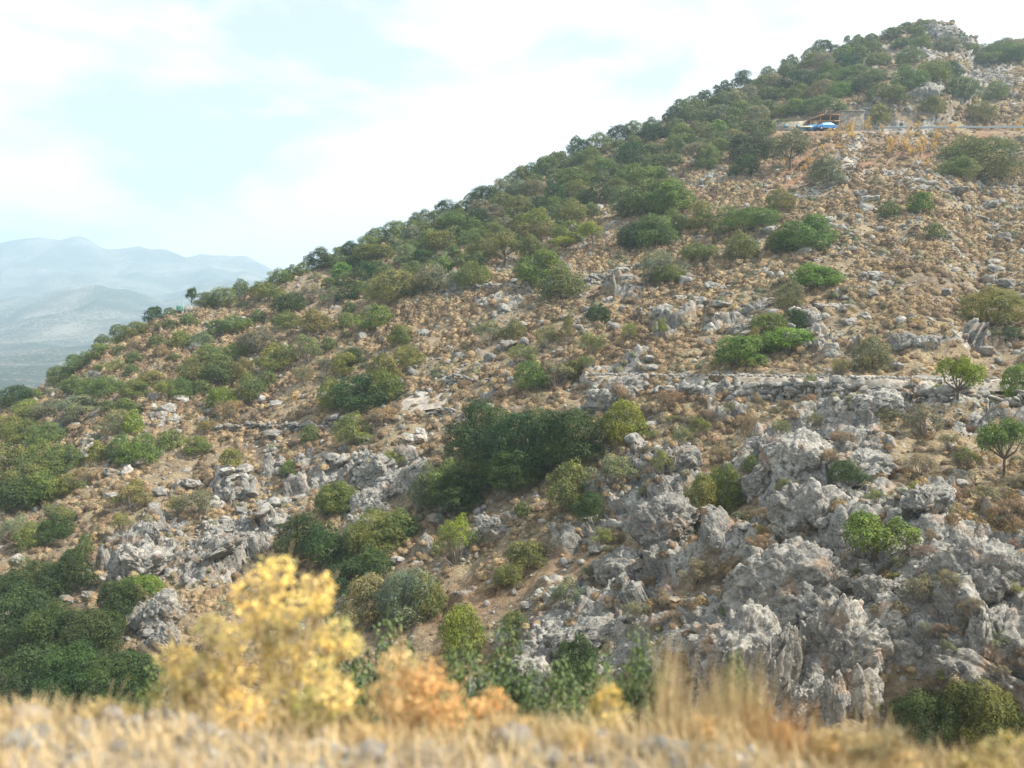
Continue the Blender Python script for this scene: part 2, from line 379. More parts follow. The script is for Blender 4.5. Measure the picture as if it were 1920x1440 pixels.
# hidden valley rows in front
k0D = np.interp(UU, [-500, 0, 640, 1280, 1920, 2500], [44, 42, 35, 25, 20, 20])
first = P.reshape(NU, NT, 3)[:, 0, :]
front = []
for f in (1.0, 0.5):
    q = first.copy(); D2 = first[:, 1] + (k0D - first[:, 1]) * f
    q[:, 0] = first[:, 0] / first[:, 1] * D2; q[:, 1] = D2; q[:, 2] = first[:, 2] - 5.0 * f; front.append(q)
allP = np.concatenate([np.stack(front, 1), P.reshape(NU, NT, 3), np.stack(back, 1)], 1)
NR = allP.shape[1]
def grid_faces(nu, nr):
    i, j = np.meshgrid(np.arange(nu - 1), np.arange(nr - 1), indexing='ij'); a = (i * nr + j).ravel()
    return np.stack([a, a + nr, a + nr + 1, a + 1], 1)
def padm(m): return np.concatenate([np.repeat(m[:, :1], 2, 1), m, np.repeat(m[:, -1:], 5, 1)], 1).ravel()
me = make_mesh('hillside', allP.reshape(-1, 3), grid_faces(NU, NR), M_ground, True,
               point_attr={'rock': padm(.12 + .62 * rm.reshape(NU, NT)), 'red': padm(redm), 'pale': padm(palem)})
link('hillside', me)['kind'] = 'structure'
DP = P.reshape(NU, NT, 3)
PU, PV = project(DP)

def at(u, v):
    i = int(round((u + 500) / 3000 * (NU - 1))); i = min(max(i, 0), NU - 1)
    j = int(np.argmin(np.abs(PV[i] - v)))
    p = DP[i, j].copy()
    p[0] += (u - PU[i, j]) * p[1] / F
    return p
def ground_z(x, y):
    """height of the hillside under (x, y)"""
    u = 960 + F * x / y
    i = int(np.clip(round((u + 500) / 3000 * (NU - 1)), 0, NU - 1))
    j = int(np.argmin(np.abs(DP[i, :, 1] - y)))
    return DP[i, j, 2]

# ------------------------------------------------------------------ near verge and the slope falling from it
vy = np.concatenate([np.linspace(-6, 2, 14), np.linspace(2.1, 6, 90), np.linspace(6.1, 50, 90)])
vx = np.linspace(-60, 60, 121); vx = np.sign(vx) * (np.abs(vx) / 60) ** 2.2 * 60
prof = np.interp(vy, [-6, 1.5, 3.2, 3.7, 4.2, 5.2, 6.2, 8, 12, 18, 24, 34, 50], [-1.52, -1.55, -1.62, -1.74, -2.03, -2.75, -3.35, -4.3, -7.3, -12, -16, -20.5, -29])
def verge_surface(x, y):
    """height of the uneven verge under arrays x, y"""
    x = np.asarray(x, float); y = np.asarray(y, float)
    z = np.interp(y, vy, prof) - .16 * sstep(.7, 1.7, x); q = np.stack([x, y, z], 1)
    return z + 0.045 * fbm(q / 0.5, 4, 5) + 0.05 * fbm(q / 1.7, 2, 8) * np.clip(y / 3, 0, 2)
X, Y = np.meshgrid(vx, vy, indexing='ij')
vp = np.stack([X.ravel(), Y.ravel(), verge_surface(X.ravel(), Y.ravel())], 1)
me = make_mesh('verge', vp, grid_faces(len(vx), len(vy)), M_ground, True,
               point_attr={'rock': np.full(len(vp), .2), 'red': np.full(len(vp), .15), 'pale': np.clip(.55 + .4 * fbm(vp / .9, 2, 4), 0, 1) * (vp[:, 1] < 5)})
link('verge', me)['kind'] = 'structure'
def verge_z(x, y): return float(verge_surface([x], [y])[0])

# ------------------------------------------------------------------ distant hills and mountains
FU = np.linspace(-700, 1300, 420)
MT = np.array([(-700, 500), (-400, 470), (-200, 480), (0, 457), (40, 451), (73, 447), (113, 450), (135, 446), (150, 444), (167, 448), (200, 466), (220, 466), (260, 460), (283, 467), (307, 468), (350, 484),
               (377, 477), (400, 480), (460, 483), (500, 502), (540, 520), (640, 560), (800, 600), (1300, 640)], float)
M2 = np.array([(-700, 560), (0, 572), (60, 560), (120, 545), (180, 535), (230, 545), (300, 560), (380, 545), (450, 535), (520, 545), (700, 580), (1300, 640)], float)
rowsD = [235, 330, 470, 700, 1000, 1350, 1650, 1800, 2050, 2500, 2850, 3000, 3250, 3700]
rowsV = [1150, 960, 830, 735, 672, 628, None, None, None, None, None, None, None, None]
vm1 = np.interp(FU, MT[:, 0], MT[:, 1]); vm2 = np.interp(FU, M2[:, 0], M2[:, 1])
cols = []
for k, D in enumerate(rowsD):
    if k <= 5: v = np.full(len(FU), float(rowsV[k]))
    elif k == 6: v = vm2 * .6 + 628 * .4
    elif k == 7: v = vm2 + 12
    elif k == 8: v = vm2
    elif k == 9: v = vm2 * .8 + vm1 * .2
    elif k == 10: v = vm1 * .75 + vm2 * .25
    elif k == 11: v = vm1
    elif k == 12: v = vm1 + 40
    else: v = vm1 + 150
    a, b = ray(FU, v); cols.append(np.stack([a * D, np.full(len(FU), D), b * D], 1))
ctrl = np.stack(cols, 0)                                   # rows, cols, 3
rr = np.linspace(0, len(rowsD) - 1, 260)
far = catmull(np.arange(len(rowsD)), ctrl, rr)             # (260, NU, 3)
far = np.transpose(far, (1, 0, 2))
fp = far.reshape(-1, 3)
amp = np.clip((fp[:, 1] - 200) / 1800, 0, 1)
rid = 1 - np.abs(fbm(fp / 330, 4, 77))
fp[:, 2] += amp * (46 * (rid - .75) + 9 * fbm(fp / 90, 3, 78)) * np.where(fp[:, 1] > 2850, .35, 1)
me = make_mesh('distant_mountains', fp, grid_faces(len(FU), 260), M_far, True)
link('distant_mountains', me)['kind'] = 'structure'
bm_v = [(-5000, -1400, -98), (5000, -1400, -98), (5000, 3850, -98), (-5000, 3850, -98)]
me = make_mesh('ground', bm_v, [(0, 1, 2, 3)], M_far); link('ground', me)['kind'] = 'structure'

# ------------------------------------------------------------------ plant prototypes
def tube(pts, r0, r1, seg=6):
    pts = np.asarray(pts, float); n = len(pts); V = []; Fc = []
    for k in range(n):
        d = pts[min(k + 1, n - 1)] - pts[max(k - 1, 0)]; d = d / (np.linalg.norm(d) + 1e-9)
        a = np.cross(d, [0.3, 0.9, 0.1]); a /= np.linalg.norm(a) + 1e-9; b = np.cross(d, a)
        r = r0 + (r1 - r0) * k / (n - 1)
        for s in range(seg):
            t = 2 * math.pi * s / seg; V.append(pts[k] + r * (math.cos(t) * a + math.sin(t) * b))
    for k in range(n - 1):
        for s in range(seg):
            s2 = (s + 1) % seg; Fc.append((k * seg + s, k * seg + s2, (k + 1) * seg + s2, (k + 1) * seg + s))
    return np.array(V), np.array(Fc)
def join(parts):
    V = []; Fc = []; o = 0
    for v, f in parts: V.append(v); Fc.append(f + o); o += len(v)
    return np.concatenate(V), np.concatenate(Fc)
def quads(cen, nrm, size, asp, R):
    """leaf quads with centre, normal, size"""
    n = len(cen); nrm = nrm / (np.linalg.norm(nrm, axis=1, keepdims=True) + 1e-9)
    a = np.cross(nrm, R.normal(size=(n, 3))); a /= np.linalg.norm(a, axis=1, keepdims=True) + 1e-9
    b = np.cross(nrm, a); s = size.reshape(-1, 1)
    v = np.stack([cen - a * s, cen - b * s * asp, cen + a * s, cen + b * s * asp], 1).reshape(-1, 3)
    f = np.arange(4 * n).reshape(n, 4); return v, f
def lobes(kind, R):
    out_ = []
    if kind == 'round':
        for _ in range(R.integers(13, 19)):
            t = R.uniform(0, 2 * math.pi); rr_ = math.sqrt(R.uniform(0, 1)) * .34
            z = .30 + .42 * (1 - (rr_ / .36) ** 2) * R.uniform(.45, 1)
            out_.append((rr_ * math.cos(t), rr_ * math.sin(t), z, R.uniform(.13, .2)))
        for q_ in range(13):
            t = q_ * 2 * math.pi / 13 + R.uniform(-.2, .2); rr_ = R.uniform(.24, .36); out_.append((rr_ * math.cos(t), rr_ * math.sin(t), R.uniform(.08, .34), R.uniform(.13, .19)))
    elif kind == 'tree':
        for _ in range(R.integers(13, 18)):
            t = R.uniform(0, 2 * math.pi); rr_ = math.sqrt(R.uniform(0, 1)) * .36
            z = .52 + .30 * (1 - (rr_ / .4) ** 2) * R.uniform(.2, 1)
            out_.append((rr_ * math.cos(t), rr_ * math.sin(t), z, R.uniform(.10, .17)))
    elif kind == 'airy':
        for _ in range(R.integers(16, 22)):
            t = R.uniform(0, 2 * math.pi); rr_ = math.sqrt(R.uniform(0, 1)) * .38
            z = .2 + .62 * math.sqrt(max(0, 1 - (rr_ / .42) ** 2)) * R.uniform(.35, 1)
            out_.append((rr_ * math.cos(t), rr_ * math.sin(t), z, R.uniform(.09, .15)))
    return np.array(out_)
def crown(kind, seed, n, leaf):
    R = np.random.default_rng(seed); Lb = lobes(kind, R)
    w = Lb[:, 3] ** 2; idx = R.choice(len(Lb), int(n * 1.7), p=w / w.sum())
    d = R.normal(size=(len(idx), 3)); d /= np.linalg.norm(d, axis=1, keepdims=True)
    d[:, 2] = np.where((d[:, 2] < -.35) & (R.uniform(size=len(d)) < .6), -d[:, 2], d[:, 2])
    # clumpy radius: little sprays push out of each lobe
    q = vnoise(d * 3.2 + idx[:, None] * 5.1, 7)
    q2 = vnoise(d * 7.5 + idx[:, None] * 3.3, 9)
    rad = Lb[idx, 3] * (.84 + .36 * q + .20 * q2) * np.where(R.uniform(size=len(d)) < .25, R.uniform(.3, 1, len(d)), R.uniform(.9, 1.12, len(d)))
    c = Lb[idx, :3] + d * rad[:, None]
    inner = np.zeros(len(c), bool)
    for l_ in Lb: inner |= np.linalg.norm(c - l_[:3], axis=1) < l_[3] * .62
    keep = ~inner & (c[:, 2] > .0)
    c = c[keep][:n]; d = d[keep][:n]
    nr = d + .55 * R.normal(size=d.shape); nr[:, 2] += .25
    sz = leaf * R.uniform(.55, 1.4, len(c))
    v, f = quads(c, nr, sz, .6, R)
    tone = np.clip(.45 + .22 * R.normal(size=len(c)) + .22 * vnoise(c * 7, 3), 0, 1)
    return make_mesh('crown_' + kind, v, f, M_leaf, face_attr={'tone': tone}), Lb
def limbs(kind, Lb, seed, mat):
    R = np.random.default_rng(seed + 99); parts = []
    if kind == 'tree':
        fork = np.array([.03, 0, .34]); parts.append(tube([(0, 0, -.08), (.015, .01, .12), fork], .035, .022, 7)); base = fork
    else: base = np.array([0, 0, -.05])
    pick = Lb[R.permutation(len(Lb))[:9 if kind != 'airy' else 16]]
    for l_ in pick:
        e = l_[:3]; m = base * .45 + e * .55 + R.normal(size=3) * .03; m[2] -= .02
        parts.append(tube([base, m, e], .018 if kind == 'tree' else .013, .004, 5))
        if kind != 'round':
            for _ in range(3):
                e2 = e + R.normal(size=3) * l_[3] * .9; parts.append(tube([m * .4 + e * .6, e2], .006, .002, 4))
    v, f = join(parts); return make_mesh('limbs_' + kind, v, f, mat, True)
PROTO = {}
seed = 100
FARRAW = []
for kind, cnt, nn, lf in (('round', 9, 12500, .0135), ('tree', 4, 6500, .0135), ('airy', 5, 5200, .0125)):
    lst = []
    for k in range(cnt):
        seed += 1; m_, Lb = crown(kind, seed, nn, lf)
        lst.append((m_, limbs(kind, Lb, seed, M_bark if kind != 'airy' else M_twig)))
    PROTO[kind] = lst
PROTO['near'] = []
for k in range(4):
    m_, Lb = crown('round', 340 + k, 30000, .0085); PROTO['near'].append((m_, limbs('round', Lb, 340 + k, M_bark)))
PROTO['far'] = [(crown('round', 300 + k, 3400, .026)[0], None) for k in range(5)]
PROTO['bare'] = []
for k in range(3):
    R = np.random.default_rng(400 + k); parts = [tube([(0, 0, -.05), (.02, 0, .2), (.03, .02, .36)], .035, .022)]
    for _ in range(11):
        e = np.array([R.uniform(-.45, .45), R.uniform(-.4, .4), R.uniform(.55, 1.0)]); m = np.array([.03, .02, .33]) * .5 + e * .5; m[:2] *= .8
        parts.append(tube([(.03, .02, .33), m, e], .016, .004, 5))
        for _ in range(4): parts.append(tube([m * .5 + e * .5, e + R.normal(size=3) * .09], .006, .002, 4))
    v, f = join(parts); PROTO['bare'].append((make_mesh('bare_limbs', v, f, M_twig, True), None))

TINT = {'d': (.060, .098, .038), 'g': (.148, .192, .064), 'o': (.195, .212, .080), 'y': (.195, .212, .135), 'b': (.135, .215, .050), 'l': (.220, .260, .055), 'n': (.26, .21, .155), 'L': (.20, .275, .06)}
TWORD = {'d': 'dark-green', 'g': 'mid-green', 'o': 'olive', 'y': 'grey-green', 'b': 'fresh-green', 'l': 'yellow-green', 'n': 'brown-grey', 'L': 'lime-green'}

# one row per plant seen in the photograph: x, y of its foot, width, height (photo pixels on the hillside), kind, tint
PL = '''
1700 66 44 26 r g;1738 58 44 24 r g;1768 72 40 24 r d;1800 86 36 26 r g;1730 92 48 24 r g;1762 100 44 22 r y;1688 92 40 22 r g;1815 100 30 20 r g;223 620 34 27 r d;287 602 42 36 r d;317 593 20 22 r g;358 580 28 42 t d;417 576 52 42 r g;383 578 46 30 r g;253 632 46 32 r g;193 648 30 24 r g;187 672 44 34 r o;150 697 56 42 r g
110 722 46 42 r g;213 705 42 36 a o;250 684 34 30 r g;247 706 30 30 r g;190 704 28 24 t g;247 660 28 32 a n;297 676 42 34 a n;297 652 34 32 r o;337 653 44 37 r g;370 653 52 32 r y
403 628 34 38 r g;440 628 62 40 r g;480 666 72 56 r y;500 566 62 44 r g;453 556 36 40 r d;540 590 64 44 r d;523 532 46 30 r g;550 522 32 28 r g;597 508 56 44 r d;567 514 28 26 r g
617 502 42 30 r g;637 492 34 34 r d;583 566 52 38 a y;617 580 62 42 a y;533 620 52 38 r g;593 626 68 48 r o;520 696 66 56 r o;573 686 62 62 a o;365 722 64 62 r g;410 726 74 64 r g
450 718 54 48 r o;445 672 48 34 r l;395 680 62 34 r o;413 770 54 52 r b;467 750 58 54 r g;500 726 36 40 r o;377 740 38 36 r g;333 750 48 48 r g;310 758 42 48 t o;283 726 52 34 r o
253 750 62 38 r g;200 744 62 44 r g;167 744 52 38 r g;133 740 52 36 r g;233 776 42 34 r g;150 778 84 34 r y;18 766 78 46 r d;57 756 44 32 r g;217 814 50 52 r y;247 816 42 54 r l
320 842 44 44 r o;228 868 52 60 r g;275 866 58 62 r g;250 876 74 48 r g;183 868 42 46 r o;367 856 50 38 r g;387 818 38 38 a o;432 874 42 42 r o;40 836 74 54 r g;80 844 64 60 r g
10 826 54 54 r g;60 790 72 44 r o;90 782 62 38 r y;140 796 62 36 a y;12 912 64 76 r g;45 938 74 66 r g;78 908 64 76 r g;117 892 54 56 r g;28 960 84 66 r d;72 950 62 62 r g
142 920 62 44 a n;125 930 50 36 r o;240 966 82 58 a o;252 940 42 48 r o;365 980 74 74 a y;332 968 42 46 a o;103 996 62 46 a g;25 1018 64 56 a y;52 1030 56 54 r o;103 1018 56 60 r g
160 1046 34 56 r o;545 896 46 34 r g;227 1006 42 54 a o;142 1112 56 84 r d;100 1124 66 66 r g;45 1126 100 70 r g;10 1150 70 66 r g;258 1122 64 42 r b;218 1170 64 88 r g;190 1215 56 74 r g
262 1140 34 38 a y;30 1240 120 124 r d;92 1258 118 120 r d;152 1250 106 110 r g;50 1345 130 124 r d;132 1352 126 124 r d;205 1342 118 114 r d;244 1306 84 88 r g;180 1420 140 100 r d;60 1420 150 90 r d;62 1196 78 66 r g
690 482 68 40 r g;660 486 54 36 r d;707 460 52 36 r g;740 452 48 44 r g;773 458 48 38 r y;790 424 48 34 r g;807 456 42 34 r g;840 406 50 42 r d;850 430 62 36 r g;887 384 36 28 r g
913 390 62 50 r d;940 374 48 40 r y;952 354 34 28 r g;977 346 52 38 r g;996 340 42 38 r d;1023 330 52 44 r g;1017 308 40 30 r g;1040 320 42 38 r g;1055 302 34 32 r g;1087 296 52 44 r d
1127 290 58 46 r g;1107 315 62 38 r g;1100 330 52 32 r g;1133 335 52 44 r g;1073 350 58 44 r g;1187 315 62 56 r d;1163 266 52 34 r d;1190 258 48 34 r g;1227 266 70 36 r d;973 370 54 34 r y
1000 370 54 36 r y;1040 384 54 44 r d;1083 374 62 38 r g;1123 386 74 48 r d;1157 370 54 36 r g;1073 422 66 52 r o;1013 440 66 54 r l;990 450 54 38 r o;1027 450 54 42 r o;940 400 64 38 r g
973 410 64 44 r g;923 415 54 38 r y;900 404 44 34 r y;887 444 54 38 r g;860 424 54 34 r g;827 476 74 52 r g;795 494 54 28 r d;700 494 84 40 r g;893 484 58 44 r g;927 454 54 38 r g
947 440 44 36 r y;945 502 72 72 t o;993 486 62 50 r g;920 486 54 44 r o;1112 468 52 60 t l;1070 458 68 46 r g;1060 476 44 38 t l;1137 470 18 32 q n;1163 458 36 42 q n;1200 350 80 46 r b
1180 408 70 66 r g;1223 408 96 84 r g;1260 404 86 74 r b;1207 466 80 56 r d;1190 470 54 62 r d;1228 470 80 70 r g;1267 442 56 52 r g;740 570 84 78 r o;707 564 58 50 r o;820 552 76 66 r y
800 550 54 54 r g;887 545 60 66 r g;857 550 38 54 a y;1013 540 96 72 r b;1053 565 90 68 r o;1247 532 78 72 r y;1262 536 62 40 r g;1120 608 48 40 r d;700 622 68 54 r g;750 652 50 44 r g
767 694 52 54 r o;915 644 62 46 a y;960 638 48 44 r o;1023 656 46 52 a o;1067 648 40 70 a o;1110 672 56 60 a o;980 686 58 44 a o;1100 696 38 38 a o;1000 735 64 66 r b;1045 728 74 54 a y
1075 712 44 44 r g;1180 644 34 44 a l;1240 634 36 48 a l;1177 556 38 28 r y;660 694 48 44 r d;648 704 54 48 r o;722 722 66 64 r o;623 768 56 66 r g;674 776 96 84 r d;722 756 74 62 r g
657 680 62 36 a y;567 728 46 52 a y;604 696 42 28 a y;663 838 70 68 r o;581 830 36 40 r b;718 800 72 42 a n;736 876 46 34 r o;632 966 74 70 r g;427 790 58 50 a n
905 880 150 128 r g;985 892 160 146 r g;1068 878 150 130 r g;895 932 120 92 r d;965 925 116 84 r d;838 950 84 92 r g;800 956 66 94 r y;866 966 96 66 r d;1170 836 80 92 r l;1075 966 98 110 r o
1150 912 106 66 a y;1102 976 56 64 r d;980 970 32 36 r d;555 1046 96 92 r d;620 1068 96 100 r d;632 966 84 60 r g;702 1040 116 80 r g;742 1018 84 66 r g;650 1116 86 66 r d;692 1090 84 66 r d
855 1060 84 104 a l;690 1176 96 104 r y;762 1172 118 124 r y;802 1160 66 86 r o;988 1070 74 64 r g;955 1102 60 46 r g;1065 1148 66 66 a y;1115 1092 66 36 a y;866 1240 76 134 r l;965 1196 50 50 r g
1080 1286 72 116 r d;1314 826 44 50 a o;1404 826 46 64 a n;1409 886 40 38 r d;1310 966 66 86 r o;1360 958 66 102 r g;1245 896 50 54 a o;1520 746 50 50 a y;1578 706 40 40 a o;1392 690 96 66 r b
1436 668 64 54 r b;1412 676 44 66 a o;1482 652 92 44 r L;1445 632 66 52 r g;1490 620 46 50 r d;1480 580 56 62 r y;1535 542 92 48 r b;1640 696 68 72 r y;1803 772 78 118 t l;1712 766 56 66 q n
1760 752 50 38 a o;1740 822 88 66 a y;1888 906 90 136 t g;1872 616 112 82 r o;1892 646 66 42 a d;1912 748 56 76 r b;1595 912 66 52 r d;1650 1080 140 130 t b;1612 1072 76 72 q n;1690 1074 46 36 a y
1728 1138 70 68 a n;1305 1098 66 56 a n;1375 1150 46 36 r g;1742 1400 130 128 r d;1830 1408 144 164 r g;1888 1420 96 124 r g;1312 316 62 60 t y;1328 318 54 54 r o;1417 306 86 74 r d;1395 330 54 46 r d
1487 324 80 80 t y;1553 350 62 62 r y;1468 400 50 52 r o;1313 436 56 64 r o;1400 440 108 62 r b;1517 472 102 70 r b;1465 476 56 50 r g;1390 486 64 54 r o;1315 490 66 38 r g;1729 400 44 46 r b
1667 410 40 38 r d;1750 448 36 34 r b;1832 342 150 94 r g;1790 336 86 46 r g;1747 214 56 38 r o;1842 236 62 50 r o;1870 188 50 40 r o;1650 236 44 48 r o;1797 188 88 46 r g;1710 174 76 54 r g
1752 158 76 48 r g;1782 152 54 38 r d;1666 198 74 44 r g;1643 158 50 32 r g;1707 122 54 40 r g;1650 124 50 28 r g;1873 124 120 42 r g;1902 118 54 34 r b;1888 100 66 32 r g;1777 98 66 26 r y
1723 78 34 38 r g;1553 100 54 30 r d;1588 88 20 22 t g;1612 82 22 20 t g;1633 84 34 24 r g;1670 76 38 26 r g;1480 130 36 32 r d;1520 130 50 30 r g;1553 148 58 32 r g;1500 168 80 36 r d
1463 188 44 26 r g;1548 218 84 42 r g;1465 222 46 28 r g;1580 154 64 34 r g;1612 148 54 30 r g;1440 156 38 34 r d;1395 166 48 34 r d;1357 182 44 34 r d;1320 196 42 32 r d;1297 206 38 28 r d;1430 170 44 32 r g
'''
KN = {'r': 'round', 't': 'tree', 'a': 'airy', 'q': 'bare'}
PLANTS = []
for tok in PL.replace('\n', ';').split(';'):
    a = tok.split()
    if len(a) == 6: PLANTS.append((float(a[0]), float(a[1]), float(a[2]), float(a[3]), a[4], a[5]))
# the evergreen oaks of the ravine are one dark-leaved kind
PLANTS = [(*q[:5], 'd' if q[5] == 'g' and q[4] == 'r' and ((q[0] < 310 and q[1] > 1000) or (780 < q[0] < 1150 and 830 < q[1] < 940)) else q[5]) for q in PLANTS]  # bottom left wood takes that tint too, partly its shade put into leaf colour
# smaller shrubs of the wooded belt below the crest, drawn between the ones above
occ = [(p[0], p[1] - p[3] / 2, p[2] / 2) for p in PLANTS]
Rf = np.random.default_rng(55)
added = 0; tries = 0
while added < 105 and tries < 30000:
    tries += 1
    u = Rf.uniform(620, 1640); r0 = np.interp(u, RIDGE[:, 0], RIDGE[:, 1])
    depth = Rf.uniform(0, 1) ** 1.3 * np.interp(u, [620, 900, 1200, 1400, 1640], [70, 120, 110, 110, 100])
    v = r0 + 6 + depth; w = Rf.uniform(34, 56)
    if u > 1470 and v > 214: continue
    if any(abs(u - o[0]) < (w / 2 + o[2]) * .55 and abs(v - w * .4 - o[1]) < (w / 2 + o[2]) * .34 for o in occ): continue
    occ.append((u, v - w * .35, w / 2)); PLANTS.append((u, v, w, w * Rf.uniform(.7, .85), 'r', Rf.choice(['g', 'g', 'd', 'y', 'b', 'g']))); added += 1
while added < 140 and tries < 50000:
    tries += 1
    u = Rf.uniform(200, 660); r0 = np.interp(u, RIDGE[:, 0], RIDGE[:, 1]); v = r0 + 14 + Rf.uniform(0, 150); w = Rf.uniform(26, 44)
    if any(abs(u - o[0]) < (w / 2 + o[2]) * .8 and abs(v - w * .4 - o[1]) < (w / 2 + o[2]) * .7 for o in occ): continue
    occ.append((u, v - w * .35, w / 2)); PLANTS.append((u, v, w, w * Rf.uniform(.65, .85), Rf.choice(['r', 'a']), Rf.choice(['g', 'o', 'y', 'n']))); added += 1

nb = 0
while nb < 100:
    u = Rf.uniform(1100, 1920); v = Rf.uniform(760, 1340); w = Rf.uniform(26, 58)
    if u < 1500 and v > 1200: continue
    if any(abs(u - o[0]) < (w / 2 + o[2]) * .7 and abs(v - w * .4 - o[1]) < (w / 2 + o[2]) * .6 for o in occ): continue
    occ.append((u, v - w * .35, w / 2)); PLANTS.append((u, v, w, w * Rf.uniform(.55, .95), 'a', Rf.choice(['n', 'n', 'n', 'o', 'y']))); nb += 1
def region(u, v):
    r0 = float(np.interp(u, RIDGE[:, 0], RIDGE[:, 1])); d = v - r0
    if u > 1440 and v < 250:
        if d < 24: return 'on the crest by the rocky summit' if u > 1580 else 'on the crest left of the summit'
        if v < 165: return 'on the summit slope, high above the guardrail' if u > 1620 else 'on the slope high above the stone building'
        return 'just above the guardrail' if u > 1622 else 'just above the stone building'
    if d < 22:
        if u < 345: return 'on the crest left of the white posts'
        if u < 650: return 'on the crest right of the white posts'
        if u < 900: return 'on the low middle stretch of the crest'
        if u < 1150: return 'on the middle stretch of the crest'
        return 'on the steep crest left of the stone building'
    if u > 1340 and v < 360: return 'on the red embankment below the road'
    if u > 1290 and v < 500: return 'on the upper dry slope below the road'
    if u > 1290 and v < 716: return 'on the stony slope just above the path'
    if u > 1540 and v < 960: return 'on the rocks just below the path wall'
    if u > 1540 and v < 1180: return 'among the pale cliffs'
    if u > 1540: return 'at the foot of the cliffs'
    if u > 1130 and v > 730: return 'on the rocks left of the cliffs'
    if u > 1140 and v < 480: return 'in the thick mid-slope clump'
    if u > 860 and v < 345: return 'in the wood just under the upper crest'
    if u > 940 and v < 400: return 'in the wood above the thick clump'
    if u > 860 and v < 500: return 'in the wood above the terrace wall'
    if u > 650 and v < 500: return 'in the wood under the low crest'
    if u > 690 and v < 626: return 'along the upper terrace wall'
    if u > 860 and v < 740: return 'on the scrubby slope above the thicket'
    if u > 770 and v < 985: return 'in the great thicket of the ravine'
    if u > 780: return 'on the red slope below the dark thicket'
    if u > 500 and v > 900: return 'in the ravine behind the yellow flowers'
    if u > 500 and v > 630: return 'beside the pale gravel patch'
    if u > 320 and v < 640: return 'on the spur just below the white posts'
    if u > 320 and v < 800: return 'in the dense clump above the low terrace'
    if u > 300: return 'on the stony slope under the low terrace'
    if v < 720: return 'on the open tip of the spur'
    if v < 800: return 'across the wooded lower spur'
    if v < 890: return 'in the clump on the lower left slope'
    if v < 1000: return 'in the tree clump at the left edge'
    if v < 1080: return 'on the slope just above the bottom left wood'
    return 'in the dark wood at the bottom left'
REC = []
def plant(u, v, w, h, k, tint, i):
    p = at(u, v); D = p[1]; s = D / F
    if (u < 300 and v > 1030) or (u < 130 and 880 < v < 1000): w *= 1.22; h *= 1.15
    k_ = 1.10 if (u > 1440 and v < 260) or w < 44 or (600 < u < 1600 and v < np.interp(u, RIDGE[:, 0], RIDGE[:, 1]) + 150) else 1.25
    W_, H_ = w * s * k_, h * s * 1.16
    kind = KN[k]; big = w >= 60
    rz = random.uniform(0, 6.28)
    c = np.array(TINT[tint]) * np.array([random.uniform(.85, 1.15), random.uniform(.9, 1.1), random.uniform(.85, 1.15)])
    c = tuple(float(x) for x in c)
    sink = .08 * H_
    loc = (float(p[0]), float(p[1] + W_ * .12), float(p[2] - sink + .08 * W_ * (1 if kind == 'round' else .3)))
    name = {'round': 'shrub', 'tree': 'tree', 'airy': 'scrub_bush', 'bare': 'bare_tree'}[kind]
    if kind == 'bare' :
        o = link(name, PROTO['bare'][i % 3][0], None, loc, (W_, W_, H_), rz, c)
    elif kind == 'round' and (w < 46):
        o = link(name, PROTO['far'][i % 5][0], None, loc, (W_, W_ * .95, H_), rz, c)
    elif kind == 'tree' or big:
        o = bpy.data.objects.new(name, None); COL.objects.link(o); o.location = loc; o.rotation_euler = (0, 0, rz); o.scale = (W_, W_ * .95, H_); o.empty_display_size = .3
        key = 'near' if kind == 'round' and w > 105 else kind
        cm, lm = PROTO[key][i % len(PROTO[key])]
        link('crown' if kind == 'tree' else 'foliage', cm, o, color=c); link('trunk' if kind == 'tree' else 'stems', lm, o)
    else:
        cm, lm = PROTO[kind][i % len(PROTO[kind])]
        if kind == 'airy':
            o = bpy.data.objects.new(name, None); COL.objects.link(o); o.location = loc; o.rotation_euler = (0, 0, rz); o.scale = (W_, W_ * .95, H_); o.empty_display_size = .3
            link('foliage', cm, o, color=c); link('stems', lm, o)
        else: o = link(name, cm, None, loc, (W_, W_ * .95, H_), rz, c)
    o['category'] = {'round': 'shrub', 'tree': 'tree', 'airy': 'bush', 'bare': 'tree'}[kind]
    REC.append((o, u, v, kind, tint, region(u, v)))
SMALLR = sorted([q for q in PLANTS if q[4] == 'r'], key=lambda q: -q[2])[296:]
PLANTS = [q for q in PLANTS if q not in SMALLR]
PLANTS.sort(key=lambda q: -q[1])
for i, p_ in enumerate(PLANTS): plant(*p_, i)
ORD = 'first second third fourth fifth sixth seventh eighth ninth tenth eleventh twelfth thirteenth fourteenth fifteenth sixteenth seventeenth eighteenth nineteenth twentieth'.split() + ['twenty-' + q for q in 'first second third fourth fifth sixth seventh eighth ninth'.split()] + ['thirtieth'] + ['thirty-' + q for q in 'first second third fourth fifth sixth seventh eighth ninth'.split()]
def ordinal_labels(items):
    """items: (object, what, where, x): every label tells its place from the left among its look-alikes"""
    g_ = {}
    for it in items: g_.setdefault((it[1], it[2]), []).append(it)
    for (what, where), lst in g_.items():
        lst.sort(key=lambda q: q[3]); n = len(lst)
        for k, it in enumerate(lst):
            if n == 1: lab = 'only ' + what + ' ' + where
            elif n == 2: lab = ('left ' if k == 0 else 'right ') + what + ' of two ' + where
            elif k == 0: lab = 'leftmost ' + what + ' ' + where
            elif k == n - 1: lab = 'rightmost ' + what + ' ' + where
            else: lab = ORD[min(k, len(ORD) - 1)] + ' ' + what + ' from the left ' + where
            it[0]['label'] = lab
KW = {'round': 'shrub', 'tree': 'small tree', 'airy': 'bush', 'bare': 'bare tree'}
groups = {}
for r in REC: groups.setdefault((r[3], r[4], r[5]), []).append(r)
